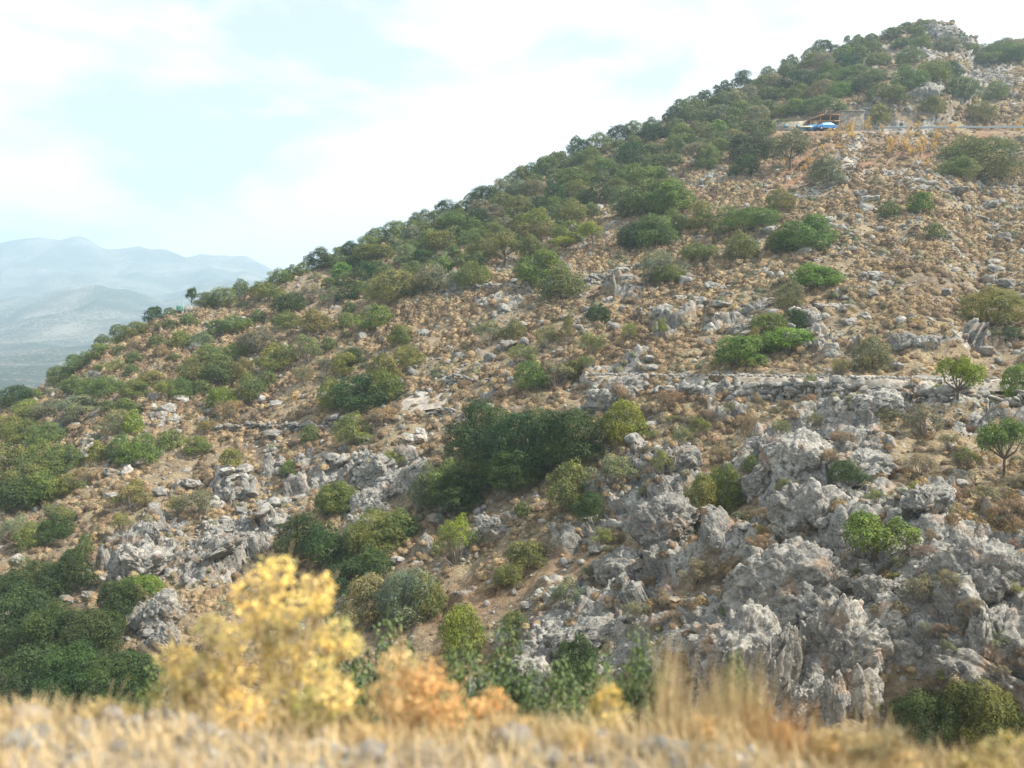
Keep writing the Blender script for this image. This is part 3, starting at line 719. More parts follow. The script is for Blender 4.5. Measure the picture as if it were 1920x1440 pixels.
ordinal_labels([(r_[0], TWORD[r_[4]] + ' ' + KW[r_[3]], r_[5], r_[1]) for r_ in REC])
for (kind, tint, reg), lst in groups.items():
    n = len(lst)
    for k, r in enumerate(lst):
        r[0]['group'] = {'round': 'shrubs', 'tree': 'small trees', 'airy': 'straggly bushes', 'bare': 'bare trees'}[kind] + ' ' + reg

fv = []; ff_ = []; ft = []; o_ = 0
for i, q in enumerate(SMALLR):
    p = at(q[0], q[1]); s = p[1] / F; W_, H_ = q[2] * s * 1.1, q[3] * s * 1.12; m_ = PROTO['far'][i % 5][0]; n = len(m_.vertices)
    c_ = np.empty(n * 3, np.float32); m_.vertices.foreach_get('co', c_); c_ = c_.reshape(-1, 3); a = random.uniform(0, 6.28)
    x = c_[:, 0] * math.cos(a) - c_[:, 1] * math.sin(a); y = c_[:, 0] * math.sin(a) + c_[:, 1] * math.cos(a)
    fv.append(np.stack([x * W_, y * W_, c_[:, 2] * H_], 1) + p); ff_.append(np.arange(n).reshape(-1, 4) + o_); o_ += n
    t_ = np.empty(n // 4, np.float32); m_.attributes['tone'].data.foreach_get('value', t_); ft.append(t_)
tag(link('distant_shrubs', make_mesh('distant_shrubs', np.concatenate(fv), np.concatenate(ff_), M_leaf, face_attr={'tone': np.concatenate(ft)}), color=(.135, .175, .075)), 'smallest far shrubs filling the wood below the crest', 'shrubs', kind='stuff')

# ------------------------------------------------------------------ rocks
def ico(sub):
    import bmesh
    bm = bmesh.new(); bmesh.ops.create_icosphere(bm, subdivisions=sub, radius=1.0)
    bm.verts.ensure_lookup_table()
    v = np.array([x.co[:] for x in bm.verts]); f = np.array([[q.index for q in x.verts] for x in bm.faces]); bm.free(); return v, f
ICO = {s: ico(s) for s in (1, 2, 4, 6)}
def rock_shape(sub, seed, cuts=14, rough=.05, blocky=0.0):
    R = np.random.default_rng(seed); v, f = ICO[sub]; v = v.copy()
    for _ in range(cuts):
        n = R.normal(size=3); n /= np.linalg.norm(n); d = R.uniform(.55, .85)
        s = v @ n; m = s > d; v[m] -= np.outer((s[m] - d), n) * .95
    nn = v / (np.linalg.norm(v, axis=1, keepdims=True) + 1e-9)
    if blocky:
        an = np.array([1.5, 1.5, .75]) if sub >= 6 else np.ones(3)          # cliffs break into upright columns
        b, c = blocks(v * 1.5 * an + seed, seed % 50); v = v + nn * (blocky * (b - .3) * (.5 + .5 * c))[:, None]
        b, c = blocks(v * 3.6 * an + seed, seed % 50 + 7); v = v + nn * (blocky * .5 * (b - .3) * (.5 + .5 * c) - blocky * .16 * (1 - c))[:, None]
        if sub >= 6:
            b, c = blocks(v * 9 * np.array([1, 1, 1.5]) + seed, seed % 50 + 3); v = v + nn * (blocky * .11 * (b - .3) - blocky * .05 * (1 - c))[:, None]
            v = v + nn * (.010 * fbm(v * 16 + seed, 3, 4))[:, None]
    if rough: v = v + nn * (rough * fbm(v * 3.1 + seed, 3, 4))[:, None]
    return v, f
BOULD = []
for k in range(9):
    v, f = rock_shape(4, 500 + k, 13, .06, .16); BOULD.append(make_mesh('boulder_shape', v * .5, f, M_rock, False))
OUTC = []
for k in range(5):
    v, f = rock_shape(6, 600 + k, 12, .02, .26); OUTC.append(make_mesh('outcrop_shape', v * .5, f, M_rock, False))
STONE = [rock_shape(1, 700 + k, 6, .12) for k in range(10)]
STONE2 = [rock_shape(2, 750 + k, 8, .10) for k in range(6)]

def outcrop(u, v, w, h, k, label, tilt=0.0, depth=.7, name='rock_outcrop', meshes=None):
    w, h = w * .92, h * .88
    """(u, v) foot centre, w x h photo pixels"""
    p = at(u, v); meshes = meshes or OUTC
    if u > 1640 and v < 250 and p[1] < 170: p = at(u, 228); p = p + (np.array([0, 171.0 - p[1], 2.6]) if p[1] < 170 else 0); w, h = w * .6, h * .5
    s = p[1] / F
    o = link(name, meshes[k % len(meshes)], None, (p[0], p[1] + w * s * depth * .36, p[2] + h * s * .30), (w * s * 1.25, w * s * depth * 1.1, h * s * 1.4))
    o.rotation_euler = (random.uniform(-.15, .15), math.radians(tilt), random.uniform(-.25, .25))
    tag(o, label, 'rock', 'limestone outcrops')
outcrop(1395, 1300, 170, 165, 0, 'broad jagged grey outcrop behind the tall pale stalks', -12)
outcrop(1450, 1330, 90, 200, 1, 'narrow upright rock pillar beside the jagged outcrop', 8)
outcrop(1500, 1170, 230, 170, 2, 'large domed outcrop with a pointed left top', -14)
outcrop(1572, 1245, 110, 150, 3, 'tall leaning buttress at the middle of the cliffs', 6)
outcrop(1600, 1290, 120, 150, 4, 'grey buttress foot with rounded blocks', 4)
outcrop(1520, 1345, 80, 90, 1, 'squat grey block at the cliff foot', 0)
outcrop(1565, 1350, 50, 90, 0, 'upright pale block wedged at the cliff foot', 0)
outcrop(1615, 1345, 80, 110, 3, 'broad upright block right of the wedged block', 0)
outcrop(1855, 1130, 170, 130, 2, 'massive blue-grey bluff at the right edge', -10)
outcrop(1880, 1260, 130, 150, 4, 'lower step of the bluff at the right edge', 5)
outcrop(1760, 1100, 70, 60, 0, 'small rock shoulder left of the massive bluff', -10)
outcrop(1690, 1120, 60, 45, 1, 'low rounded block on the ledge between cliffs', 0)
outcrop(1640, 1130, 70, 60, 3, 'pale block on the ledge right of the buttress', 15)
outcrop(1525, 1000, 150, 110, 3, 'flat-topped pale outcrop above the domed outcrop', 6)
outcrop(1440, 930, 100, 70, 1, 'rough block mound left of the flat-topped outcrop', -12)
outcrop(1495, 880, 110, 72, 0, 'dark cracked rock face under the path wall', -6)
outcrop(1445, 862, 60, 52, 4, 'cracked slab left of the dark rock face', -14)
outcrop(1175, 752, 90, 54, 2, 'big slanted grey rock at the left end of the path wall', -18)
outcrop(1140, 770, 90, 50, 3, 'sloping slab below the slanted grey rock', -20)
outcrop(1630, 905, 120, 70, 2, 'lumpy outcrop between the small trees below the path', 0)
outcrop(1650, 770, 90, 55, 1, 'pale outcrop under the middle of the path wall', 0)
outcrop(1745, 960, 90, 60, 4, 'ledge of pale stone near the right edge', -5)
outcrop(1515, 610, 46, 34, 0, 'rounded striped boulder beside the dark shrub above the path', 10)
outcrop(1395, 622, 60, 26, 1, 'long flat pale boulder above the vivid green shrubs', -14, 0.7)
outcrop(1412, 590, 44, 22, 3, 'tilted flat boulder uphill of the long pale boulder', -24)
outcrop(1440, 575, 48, 20, 2, 'low pale boulder topmost of the tilted ones', -15)
outcrop(1700, 652, 50, 34, 2, 'round cracked boulder on the slope above the path', 0)
outcrop(1738, 655, 44, 30, 4, 'dark rounded boulder right of the cracked one', 0)
outcrop(1820, 640, 66, 34, 0, 'grey sloping boulder below the big olive shrub', -8)
outcrop(1255, 1010, 120, 90, 2, 'bulky grey outcrop on the slope left of the cliffs', -20)
outcrop(1160, 1090, 90, 60, 0, 'pale stepped outcrop below the straggly bushes', -15)
outcrop(1270, 890, 80, 60, 4, 'pale block beneath the olive bush left of the cliffs', -10)
outcrop(1100, 1230, 130, 70, 1, 'shaded grey ledge near the bottom of the slope', -8)
outcrop(980, 1290, 90, 60, 3, 'dark ledge behind the leafy roadside shrubs', -8)
outcrop(932, 1012, 56, 26, 3, 'bright white leaning boulder below the great thicket', -32)
outcrop(920, 992, 44, 22, 1, 'grey boulder behind the bright white one', -32)
outcrop(955, 980, 28, 24, 0, 'small square block behind the bright white boulder', 0)
outcrop(745, 930, 110, 60, 4, 'wide grey slab left of the great thicket', -18)
outcrop(690, 960, 70, 50, 2, 'cracked slab at the lower edge of the wide slab', -15)
outcrop(700, 895, 80, 36, 0, 'pale ledge on top of the wide slab', -18)
outcrop(250, 1090, 120, 60, 2, 'brown-grey slab above the bottom left wood', -28)
outcrop(225, 1080, 70, 60, 4, 'steep slab face beside the bottom left wood', -38)
outcrop(290, 1170, 90, 60, 1, 'slab running into the wood at the bottom left', -35)
outcrop(300, 1225, 70, 50, 0, 'lowest slab beside the bottom left wood', -30)
outcrop(430, 935, 60, 30, 3, 'white rock face on the lower left slope', -12)
outcrop(280, 1005, 34, 24, 0, 'split white boulder on the lower left slope', -30)
outcrop(308, 1000, 22, 18, 1, 'smaller right half of the split white boulder', -20)
outcrop(380, 1060, 120, 26, 4, 'long raised rib of rock on the left slope', -32)
outcrop(1655, 235, 60, 46, 2, 'grey crag behind the guardrail', -15)
outcrop(1690, 218, 50, 38, 4, 'rounded crag uphill of the grey crag', 10)
outcrop(1735, 190, 60, 30, 0, 'flat slab crag above the guardrail', -15)
outcrop(1770, 76, 50, 34, 1, 'knobbly crag at the very summit', 0)
outcrop(1806, 92, 40, 30, 3, 'dark right shoulder of the summit', 25)
outcrop(1745, 66, 40, 26, 0, 'left knob of the summit rocks', 0)
outcrop(1555, 352, 28, 14, 3, 'white boulder below the grey-green shrub on the embankment', -20)
outcrop(1578, 344, 26, 14, 1, 'second white boulder right of the first below the embankment', -20)

# scattered stones and cushion shrubs over the whole hillside, by surface area
cell_area = np.linalg.norm(np.cross(gu, gt), axis=-1)
vis = (PU > -250) & (PU < 2150) & (PV < 1500)
def sample(n, dens, seedv):
    R = np.random.default_rng(seedv); w = (cell_area * dens * vis).ravel(); w = w / w.sum()
    idx = R.choice(len(w), n, p=w); i = idx // NT; j = idx % NT
    fi = R.uniform(0, 1, n); fj = R.uniform(0, 1, n); i2 = np.minimum(i + 1, NU - 1); j2 = np.minimum(j + 1, NT - 1)
    p = DP[i, j] + (DP[i2, j] - DP[i, j]) * fi[:, None] + (DP[i, j2] - DP[i, j]) * fj[:, None]
    return p, i, j, R
clump = fbm(BaseP.reshape(-1, 3) / 9.0, 3, 200).reshape(NU, NT); clump2 = fbm(BaseP.reshape(-1, 3) / 4.0, 3, 230).reshape(NU, NT)
wood = ((Vm - rv[:, None]) < 110) & (Um > 500) & (Um < 1560)
offroad = 1 - np.clip(np.maximum(rb * 1.3, edge_), 0, 1)
bare = sstep(.05, .4, fbm(BaseP.reshape(-1, 3) * np.array([.22, .13, .22]), 3, 260).reshape(NU, NT))
# fewer things under the far wooded belt, more of them on the open middle slope
nearw = np.clip(110 / Dm, .5, 1.6)
sd_ = nearw * (0.35 + 1.5 * np.clip(clump2 + .1, 0, 1) + .8 * (rockm > .4) + 1.2 * palem) * np.where(wood, .35, 1) * offroad * (1 - .75 * redm) * (.6 + 1.3 * bare)
pS, iS, jS, RS = sample(17000, sd_, 11)
sizeS = .17 + .30 * RS.pareto(2.6, len(pS)).clip(0, 3.6)
sizeS *= np.clip(pS[:, 1] / 75, .55, 1.5)
scale_px = sizeS / pS[:, 1]
order = np.argsort(-scale_px)
big_idx = order[:230]
bi = set(big_idx.tolist())
RK = np.random.default_rng(12); BL = []
for q in big_idx:
    s = float(sizeS[q]); a = RK.uniform(.75, 1.35); b = RK.uniform(.55, .95)
    o = link('boulder', BOULD[int(RK.integers(9))], None, pS[q] + np.array([0, 0, s * .12]), (s * a * 1.2, s * 1.1, s * b))
    o.rotation_euler = (RK.uniform(-.3, .3), RK.uniform(-.3, .3), RK.uniform(0, 6.28))
    uu = PU[iS[q], jS[q]]; vv = PV[iS[q], jS[q]]
    reg = region(float(uu), float(vv))
    tag(o, None, 'boulder', 'boulders ' + reg); BL.append((o, ('flat' if b < .72 else 'blocky') + (' wide' if a > 1.1 else '') + ' boulder', reg, float(uu)))
ordinal_labels(BL)
small = order[230:]
def merge_instances(protos, pos, scl, rotz, tilt, R, attrs=None):
    V = []; Fc = []; off = 0; which = R.integers(0, len(protos), len(pos)); A = {k: [] for k in (attrs or {})}; FA = []
    for t in range(len(protos)):
        ids = np.where(which == t)[0]
        if not len(ids): continue
        v, f = protos[t][0], protos[t][1]; n = len(ids); c, s = np.cos(rotz[ids]), np.sin(rotz[ids])
        sv = v[None] * scl[ids][:, None, :]
        x = sv[..., 0] * c[:, None] - sv[..., 1] * s[:, None]; y = sv[..., 0] * s[:, None] + sv[..., 1] * c[:, None]
        z = sv[..., 2] + x * tilt[ids, 0][:, None] + y * tilt[ids, 1][:, None]
        w = np.stack([x, y, z], -1) + pos[ids][:, None, :]
        V.append(w.reshape(-1, 3)); ff = f[None] + (np.arange(n) * len(v))[:, None, None] + off; Fc.append(ff.reshape(-1, f.shape[1])); off += n * len(v)
        for k, arr in (attrs or {}).items(): A[k].append(np.repeat(arr[ids], len(f)))
        if len(protos[t]) > 2: FA.append(np.tile(protos[t][2], n))
    return np.concatenate(V), np.concatenate(Fc), {k: np.concatenate(a) for k, a in A.items()}, (np.concatenate(FA) if FA else None)
n = len(small); s_ = sizeS[small]
scl = np.stack([s_ * RS.uniform(.4, .75, n), s_ * RS.uniform(.4, .6, n), s_ * RS.uniform(.25, .5, n)], 1)
v, f, _, _ = merge_instances(STONE, pS[small] + np.array([0, 0, .03]), scl, RS.uniform(0, 6.28, n), RS.uniform(-.4, .4, (n, 2)), RS)
tag(link('scattered_stones', make_mesh('scattered_stones', v, f, M_rock)), 'small pale stones strewn all over the hillside', 'stones', kind='stuff')
# scree strip and gravel patches
scr = palem * (palem > .3)
pG, iG, jG, RG = sample(5200, scr + 1e-9, 13)
s_ = RG.uniform(.12, .42, len(pG))
v, f, _, _ = merge_instances(STONE, pG, np.stack([s_, s_ * .8, s_ * .5], 1) * .8, RG.uniform(0, 6.28, len(pG)), RG.uniform(-.4, .4, (len(pG), 2)), RG)
tag(link('scree', make_mesh('scree', v, f, M_rock)), 'grey loose scree tipped down the bank below the road', 'scree', kind='stuff')

def cushion(seed, n, leaf):
    R = np.random.default_rng(seed); d = R.normal(size=(n, 3)); d[:, 2] = np.abs(d[:, 2]); d /= np.linalg.norm(d, axis=1, keepdims=True)
    bumpy = .84 + .2 * vnoise(d * 3 + seed, 3)
    c = d * bumpy[:, None] * np.array([.5, .5, .62]); nr = d + .5 * R.normal(size=d.shape)
    v, f = quads(c, nr, leaf * R.uniform(.6, 1.4, n), .7, R); tone = np.clip(.5 + .25 * R.normal(size=n), 0, 1); return v, f, tone
def dome(seed, sub, nfr, leaf):
    v, f = ICO[sub]; nn = v.copy(); cut = v[f].mean(1)[:, 2] > -.25; f = f[cut]; used = np.unique(f); mp_ = -np.ones(len(v), int); mp_[used] = np.arange(len(used)); v = v[used]; f = mp_[f]; nn = nn[used]
    v = v * (.86 + .2 * vnoise(nn * 2.1 + seed, 5) + .12 * vnoise(nn * 5 + seed, 6))[:, None] * np.array([.5, .5, .56])
    cv, cf, ct = cushion(seed, nfr, leaf); cf3 = np.concatenate([cf[:, [0, 1, 2]], cf[:, [0, 2, 3]]]) + len(v); R = np.random.default_rng(seed)
    return np.concatenate([v, cv * 1.10]), np.concatenate([f, cf3]), np.concatenate([R.uniform(.3, .75, len(f)), ct, ct])
CU_SM = [dome(800 + k, 1, 34, .085) for k in range(8)]; CU_MD = [dome(820 + k, 2, 120, .05) for k in range(8)]
CU_BIG = [cushion(830 + k, 620, .045) for k in range(5)]
cd = (1 - .72 * bare) * nearw ** .7 * np.clip(.8 + 1.0 * clump, .55, 1.5) * np.where(wood, .35, 1) * offroad * (1 - .75 * rm.reshape(NU, NT)) * (1 - .85 * palem) * (1 - .6 * redm)
pC, iC, jC, RC = sample(27000, cd, 14)
sizeC = RC.uniform(.45, 1.25, len(pC)) * np.clip(pC[:, 1] / 85, .6, 1.25)
hueC = np.clip(.42 + .22 * RC.normal(size=len(pC)) + .3 * clump2[iC, jC], 0, 1)
uC, vC = PU[iC, jC], PV[iC, jC]
infr = (uC > 0) & (uC < 1920) & (vC > 0) & (vC < 1200)
orderC = np.argsort(-(sizeC / pC[:, 1]) * infr)
CB = []
HC = [(.175, .125, .085), (.28, .20, .125), (.40, .30, .165), (.24, .21, .15)]
for k in range(5): CB.append(make_mesh('cushion_shape', CU_BIG[k][0], CU_BIG[k][1], M_leaf, face_attr={'tone': CU_BIG[k][2]}))
HN = ['dark brown', 'tan', 'straw-coloured', 'greyish brown']
CL = []
for q in orderC[:220]:
    s = float(sizeC[q]); h_ = int(RC.integers(4))
    o = link('cushion_shrub', CB[int(RC.integers(5))], None, pC[q] + np.array([0, 0, -.05 * s]), (s * 1.05, s, s * RC.uniform(.7, 1.0)), RC.uniform(0, 6.28), HC[h_])
    reg = region(float(uC[q]), float(vC[q]))
    tag(o, None, 'shrub', 'cushion shrubs ' + reg); CL.append((o, HN[h_] + ' cushion shrub', reg, float(uC[q])))
ordinal_labels(CL)
GC = []
for protos, rest in ((CU_MD, orderC[220:][pC[orderC[220:], 1] < 82]), (CU_SM, orderC[220:][pC[orderC[220:], 1] >= 82])):
    s_ = sizeC[rest]; n = len(rest)
    GC.append(merge_instances(protos, pC[rest] - np.array([0, 0, .03]), np.stack([s_ * 1.05, s_, s_ * RC.uniform(.6, .95, n)], 1), RC.uniform(0, 6.28, n), np.zeros((n, 2)), RC, {'hue': hueC[rest]}))
v = np.concatenate([g_[0] for g_ in GC]); f = np.concatenate([GC[0][1], GC[1][1] + len(GC[0][0])]); A = {'hue': np.concatenate([g_[2]['hue'] for g_ in GC])}; tone = np.concatenate([g_[3] for g_ in GC])
tag(link('dry_ground_cover', make_mesh('dry_ground_cover', v, f, M_scrub, face_attr={'hue': A['hue'], 'tone': tone})), 'countless small dry cushion shrubs covering the slope', 'ground cover', kind='stuff')

# ------------------------------------------------------------------ path, gravel patch, dry stone walls
def polyline(pts, step):
    P3 = [at(u, v) for u, v in pts]; out_ = []
    for a, b in zip(P3[:-1], P3[1:]):
        k = max(1, int(np.linalg.norm(b - a) / step))
        for q in range(k): out_.append(a + (b - a) * q / k)
    out_.append(P3[-1]); out_ = np.array(out_)
    for _ in range(6): out_[1:-1] = out_[1:-1] * .5 + (out_[:-2] + out_[2:]) * .25
    return out_
def dry_wall(pts, height, label, seedv, thick=.5, sz=.34):
    line = polyline(pts, .3); R = np.random.default_rng(seedv); seg = np.linalg.norm(np.diff(line, axis=0), axis=1); cum = np.concatenate([[0], np.cumsum(seg)])
    pos = []; sc = []
    z = 0.0
    while z < height:
        hh = sz * R.uniform(.55, .8); x = 0.0
        while x < cum[-1]:
            w = sz * R.choice([.45, .7, 1.0, 1.5, 2.3]) * R.uniform(.8, 1.2); p = np.array([np.interp(x + w / 2, cum, line[:, k]) for k in range(3)])
            ragged = height * (.78 + .22 * math.sin(x * .7 + seedv) + .30 * math.sin(x * .23 + seedv * 2) + .16 * R.normal())
            if z < ragged: pos.append(p + np.array([0, z * .12 + R.uniform(-.18, .18), z - .15 + R.uniform(-.13, .13)])); sc.append((w * .62, thick * R.uniform(.45, .8), hh * R.uniform(.55, 1.25)))
            x += w
        z += hh
    pos = np.array(pos); sc = np.array(sc); n = len(pos)
    d = line[-1] - line[0]; rz = math.atan2(d[1], d[0])
    v, f, _, _ = merge_instances(STONE2, pos, sc, np.full(n, rz) + R.uniform(-.25, .25, n), R.uniform(-.35, .35, (n, 2)), R)
    tag(link('dry_stone_wall', make_mesh('dry_stone_wall', v, f, M_rock)), label, 'stone wall')
    return line
dry_wall([(1225, 742), (1300, 748), (1400, 742), (1500, 744), (1600, 740), (1680, 744), (1780, 748), (1925, 752)], 1.15, 'long rough dry stone wall holding up the path', 31, .6, .42)
dry_wall([(400, 812), (470, 806), (560, 808), (640, 800)], .95, 'low dry stone terrace wall on the left slope', 32, .5, .4)
dry_wall([(830, 722), (880, 716), (930, 712), (965, 720)], 1.1, 'short stone wall above the great dark thicket', 33, .5, .4)
dry_wall([(745, 580), (827, 556), (913, 540), (1000, 548)], .9, 'terrace wall below the olive shrubs in mid slope', 34, .5, .42)
dry_wall([(1100, 532), (1180, 508), (1240, 500)], .9, 'short terrace wall right of the paired green shrubs', 35, .5, .42)
dry_wall([(742, 785), (800, 778), (850, 772)], .55, 'low stone edging under the pale gravel patch', 36, .5, .36)
dry_wall([(560, 640), (640, 612), (720, 600)], .6, 'faint row of stones crossing the slope below the spur', 37, .45, .4)
def ribbon(name, pts, width, lift, mat, kind='structure', back=0.0, tilt=.6):
    line = polyline(pts, .6); line[:, 1] += back
    n = len(line); d = np.gradient(line, axis=0); side = np.stack([-d[:, 1], d[:, 0], np.zeros(n)], 1); side /= np.linalg.norm(side, axis=1, keepdims=True)
    if side[:, 1].mean() < 0: side = -side
    zz = line[:, 2].copy()
    for _ in range(30): zz[1:-1] = (zz[:-2] + zz[2:]) / 2
    rows = []
    K = 9
    for k in range(K):
        t = k / (K - 1); q = line + side * width * (t + .06 * math.sin(k * 9))
        q[:, 2] = zz + lift + t * tilt + .12 * fbm(q * .9, 3, 3) + (-.5 if k == 0 else -.9 if k == K - 1 else 0); rows.append(q)
    V = np.stack(rows, 1); o = link(name, make_mesh(name, V.reshape(-1, 3), grid_faces(n, K), mat, True)); o['kind'] = kind; return o
ribbon('path', [(1100, 716), (1180, 712), (1250, 716), (1400, 718), (1550, 722), (1700, 728), (1840, 732), (1960, 736)], 2.4, .40, M_path, tilt=.22)
ribbon('gravel_clearing', [(738, 778), (780, 774), (835, 764)], 9.0, .55, M_path, tilt=2.6)

R = np.random.default_rng(64); pl_ = polyline([(1120, 712), (1250, 714), (1400, 716), (1550, 720), (1700, 726), (1840, 730), (1960, 734)], .5)
n = 900; ii = R.integers(0, len(pl_), n); s_ = .05 + .16 * R.uniform(size=n) ** 3
v, f, _, _ = merge_instances(STONE, pl_[ii] + np.stack([R.normal(size=n) * .5, R.uniform(-.4, 2.4, n), np.full(n, .46)], 1), np.stack([s_ * 1.3, s_, s_ * .7], 1), R.uniform(0, 6.28, n), R.uniform(-.3, .3, (n, 2)), R)
tag(link('path_rubble', make_mesh('path_rubble', v, f, M_rock)), 'loose rubble lying along the stony path', 'rubble', kind='stuff')
# ------------------------------------------------------------------ road, guardrail, stone building, pergola, cars
def box(x0, x1, y0, y1, z0, z1):
    v = np.array([(x, y, z) for x in (x0, x1) for y in (y0, y1) for z in (z0, z1)], float)
    return v, np.array([(0, 1, 3, 2), (4, 6, 7, 5), (0, 4, 5, 1), (2, 3, 7, 6), (0, 2, 6, 4), (1, 5, 7, 3)])
def bev(o, w=.02, seg=2):
    m = o.modifiers.new('edge', 'BEVEL'); m.width = w; m.segments = seg; m.limit_method = 'ANGLE'; return o
xs = np.linspace(52, 210, 120)
V = np.stack([np.stack([xs, np.full(120, ROAD_Y + y) , np.full(120, ROAD_Z + .16)], 1) for y in (1.2, 3, 5, 6.8)], 1)
link('road', make_mesh('road', V.reshape(-1, 3), grid_faces(120, 4), M_asphalt))['kind'] = 'structure'
gr = bpy.data.objects.new('guardrail', None); COL.objects.link(gr); gr.location = (62.5, ROAD_Y + .3, ROAD_Z)
tag(gr, 'grey steel guardrail along the road edge below the summit', 'guardrail')
prof_ = [(0, .42), (-.06, .47), (-.06, .53), (0, .58), (0, .62), (-.06, .67), (-.06, .74), (0, .79)]
xr = np.linspace(0, 110, 56)
V = np.stack([np.stack([xr, np.full(56, a), np.full(56, b) + .05 * np.sin(xr * .06)], 1) for a, b in prof_], 1)
o = link('rail', make_mesh('rail', V.reshape(-1, 3), grid_faces(56, 8), M_steel), gr); sm = o.modifiers.new('thick', 'SOLIDIFY'); sm.thickness = .012
pm = make_mesh('rail_post', *box(-.05, .05, 0, .09, -.5, .72), M_steel)
for k in range(28):
    link('post', pm, gr, (k * 4.0 + .5, .015, .03 * 0))
def from_pix(u, v, y):
    a, b = ray(u, v); return float(a * y), y, float(b * y)
# stone building
bx0 = from_pix(1573, 240, 159.0)[0]; bx1 = from_pix(1618, 240, 159.0)[0]; btop = from_pix(1590, 208, 159.0)[2]
hb = bpy.data.objects.new('stone_building', None); COL.objects.link(hb); hb.location = (bx0, 158.6, ROAD_Z); tag(hb, 'small flat-roofed stone building beside the road', 'building')
Lx = bx1 - bx0; H = btop - ROAD_Z
bev(link('wall', make_mesh('building_wall', *box(0, Lx, 0, 5.2, -.6, H - .18), M_masonry), hb), .05)
bev(link('roof', make_mesh('building_roof', *box(-.15, Lx + .15, -.15, 5.35, H - .177, H), M_masonry), hb), .03)
link('door', make_mesh('building_door', *box(-.03, 0.02, 1.2, 2.2, 0.1, 2.2), M_wood), hb)
# pergola with reed roof
px0 = from_pix(1519, 240, 158.5)[0]; pg = bpy.data.objects.new('pergola', None); COL.objects.link(pg); pg.location = (px0, 158.4, ROAD_Z)
tag(pg, 'brown wooden pergola with a sloping reed roof beside the stone building', 'pergola')
Lp = bx0 - px0 - .1; zt = from_pix(1550, 214, 158.5)[2] - ROAD_Z; zl = from_pix(1522, 224, 158.5)[2] - ROAD_Z
def slab(pts, th):
    a = np.array(pts, float); b = a.copy(); b[:, 2] -= th; n = len(a); v = np.concatenate([a, b]); 
    return v, np.array([(0, 1, 2, 3), (7, 6, 5, 4), (0, 4, 5, 1), (1, 5, 6, 2), (2, 6, 7, 3), (3, 7, 4, 0)])
link('roof', make_mesh('reed_roof', *join([slab([(-.3, -.3, zl), (Lp * .45, -.3, zt), (Lp * .45, 5, zt), (-.3, 5, zl)], .12), slab([(Lp * .453, -.3, zt), (Lp, -.3, zt - .1), (Lp, 5, zt - .1), (Lp * .453, 5, zt)], .12)]), M_thatch), pg)
for x in (0, Lp * .33, Lp * .66, Lp - .15):
    for y in (0, 4.5):
        hh = zl - .13 + (zt - zl) * min(1, x / (Lp * .45)) - .05
        bev(link('post', make_mesh('pergola_post', *box(x, x + .16, y, y + .16, -.3, hh), M_wood), pg))
for z in (zl - .35,): link('beam', make_mesh('pergola_beam', *box(-.1, Lp, -.08, -.003, z, z + .14), M_wood), pg)
link('back_wall', make_mesh('pergola_back', *box(.05, Lp - .05, 4.8, 5.0, -.2, zl - .15), M_masonry), pg)
for k in range(9): link('slat', make_mesh('pergola_slat', *box(k * Lp / 9 + .1, k * Lp / 9 + .2, 4.7, 4.76, 0, zl - .4), M_wood), pg)
# low annex
ax0 = from_pix(1456, 240, 160)[0]; ax1 = from_pix(1518, 240, 160)[0]; an = bpy.data.objects.new('stone_annex', None); COL.objects.link(an); an.location = (ax0, 159.8, ROAD_Z)
tag(an, 'low rough stone annex left of the pergola', 'building')
za = from_pix(1490, 226, 160)[2] - ROAD_Z
link('wall', make_mesh('annex_wall', *slab([(0, 0, za - .4), (ax1 - ax0, 0, za), (ax1 - ax0, 3.6, za), (0, 3.6, za - .4)], za + .4), M_masonry), an)
for xw in (1.2, 3.4): link('window', make_mesh('annex_window', *box(xw, xw + .7, -.03, .05, za - 1.3, za - .7), M_glass), an)
def awning(u0, u1, vt, vb, y, lab):
    x0 = from_pix(u0, vt, y)[0]; x1 = from_pix(u1, vt, y)[0]; z1 = from_pix(u0, vt, y)[2] - ROAD_Z; z0 = from_pix(u0, vb, y)[2] - ROAD_Z
    e = bpy.data.objects.new('sunshade', None); COL.objects.link(e); e.location = (x0, y, ROAD_Z); tag(e, lab, 'sunshade', 'cream sunshades by the building')
    link('canvas', make_mesh('canvas', *slab([(0, -.9, z0), (x1 - x0, -.9, z0), (x1 - x0, .9, z1), (0, .9, z1)], .05), M_cream), e)
    for x in (.1, x1 - x0 - .16): link('pole', make_mesh('pole', *box(x, x + .06, -.03, .03, 0, (z0 + z1) / 2 - .06), M_steel), e)
awning(1440, 1472, 228, 233, 161.5, 'long flat cream sunshade left of the stone annex')
awning(1497, 1522, 233, 240, 158.0, 'cream sunshade between the annex and the pergola')
awning(1545, 1565, 236, 240, 157.8, 'small cream sunshade right behind the blue cars')
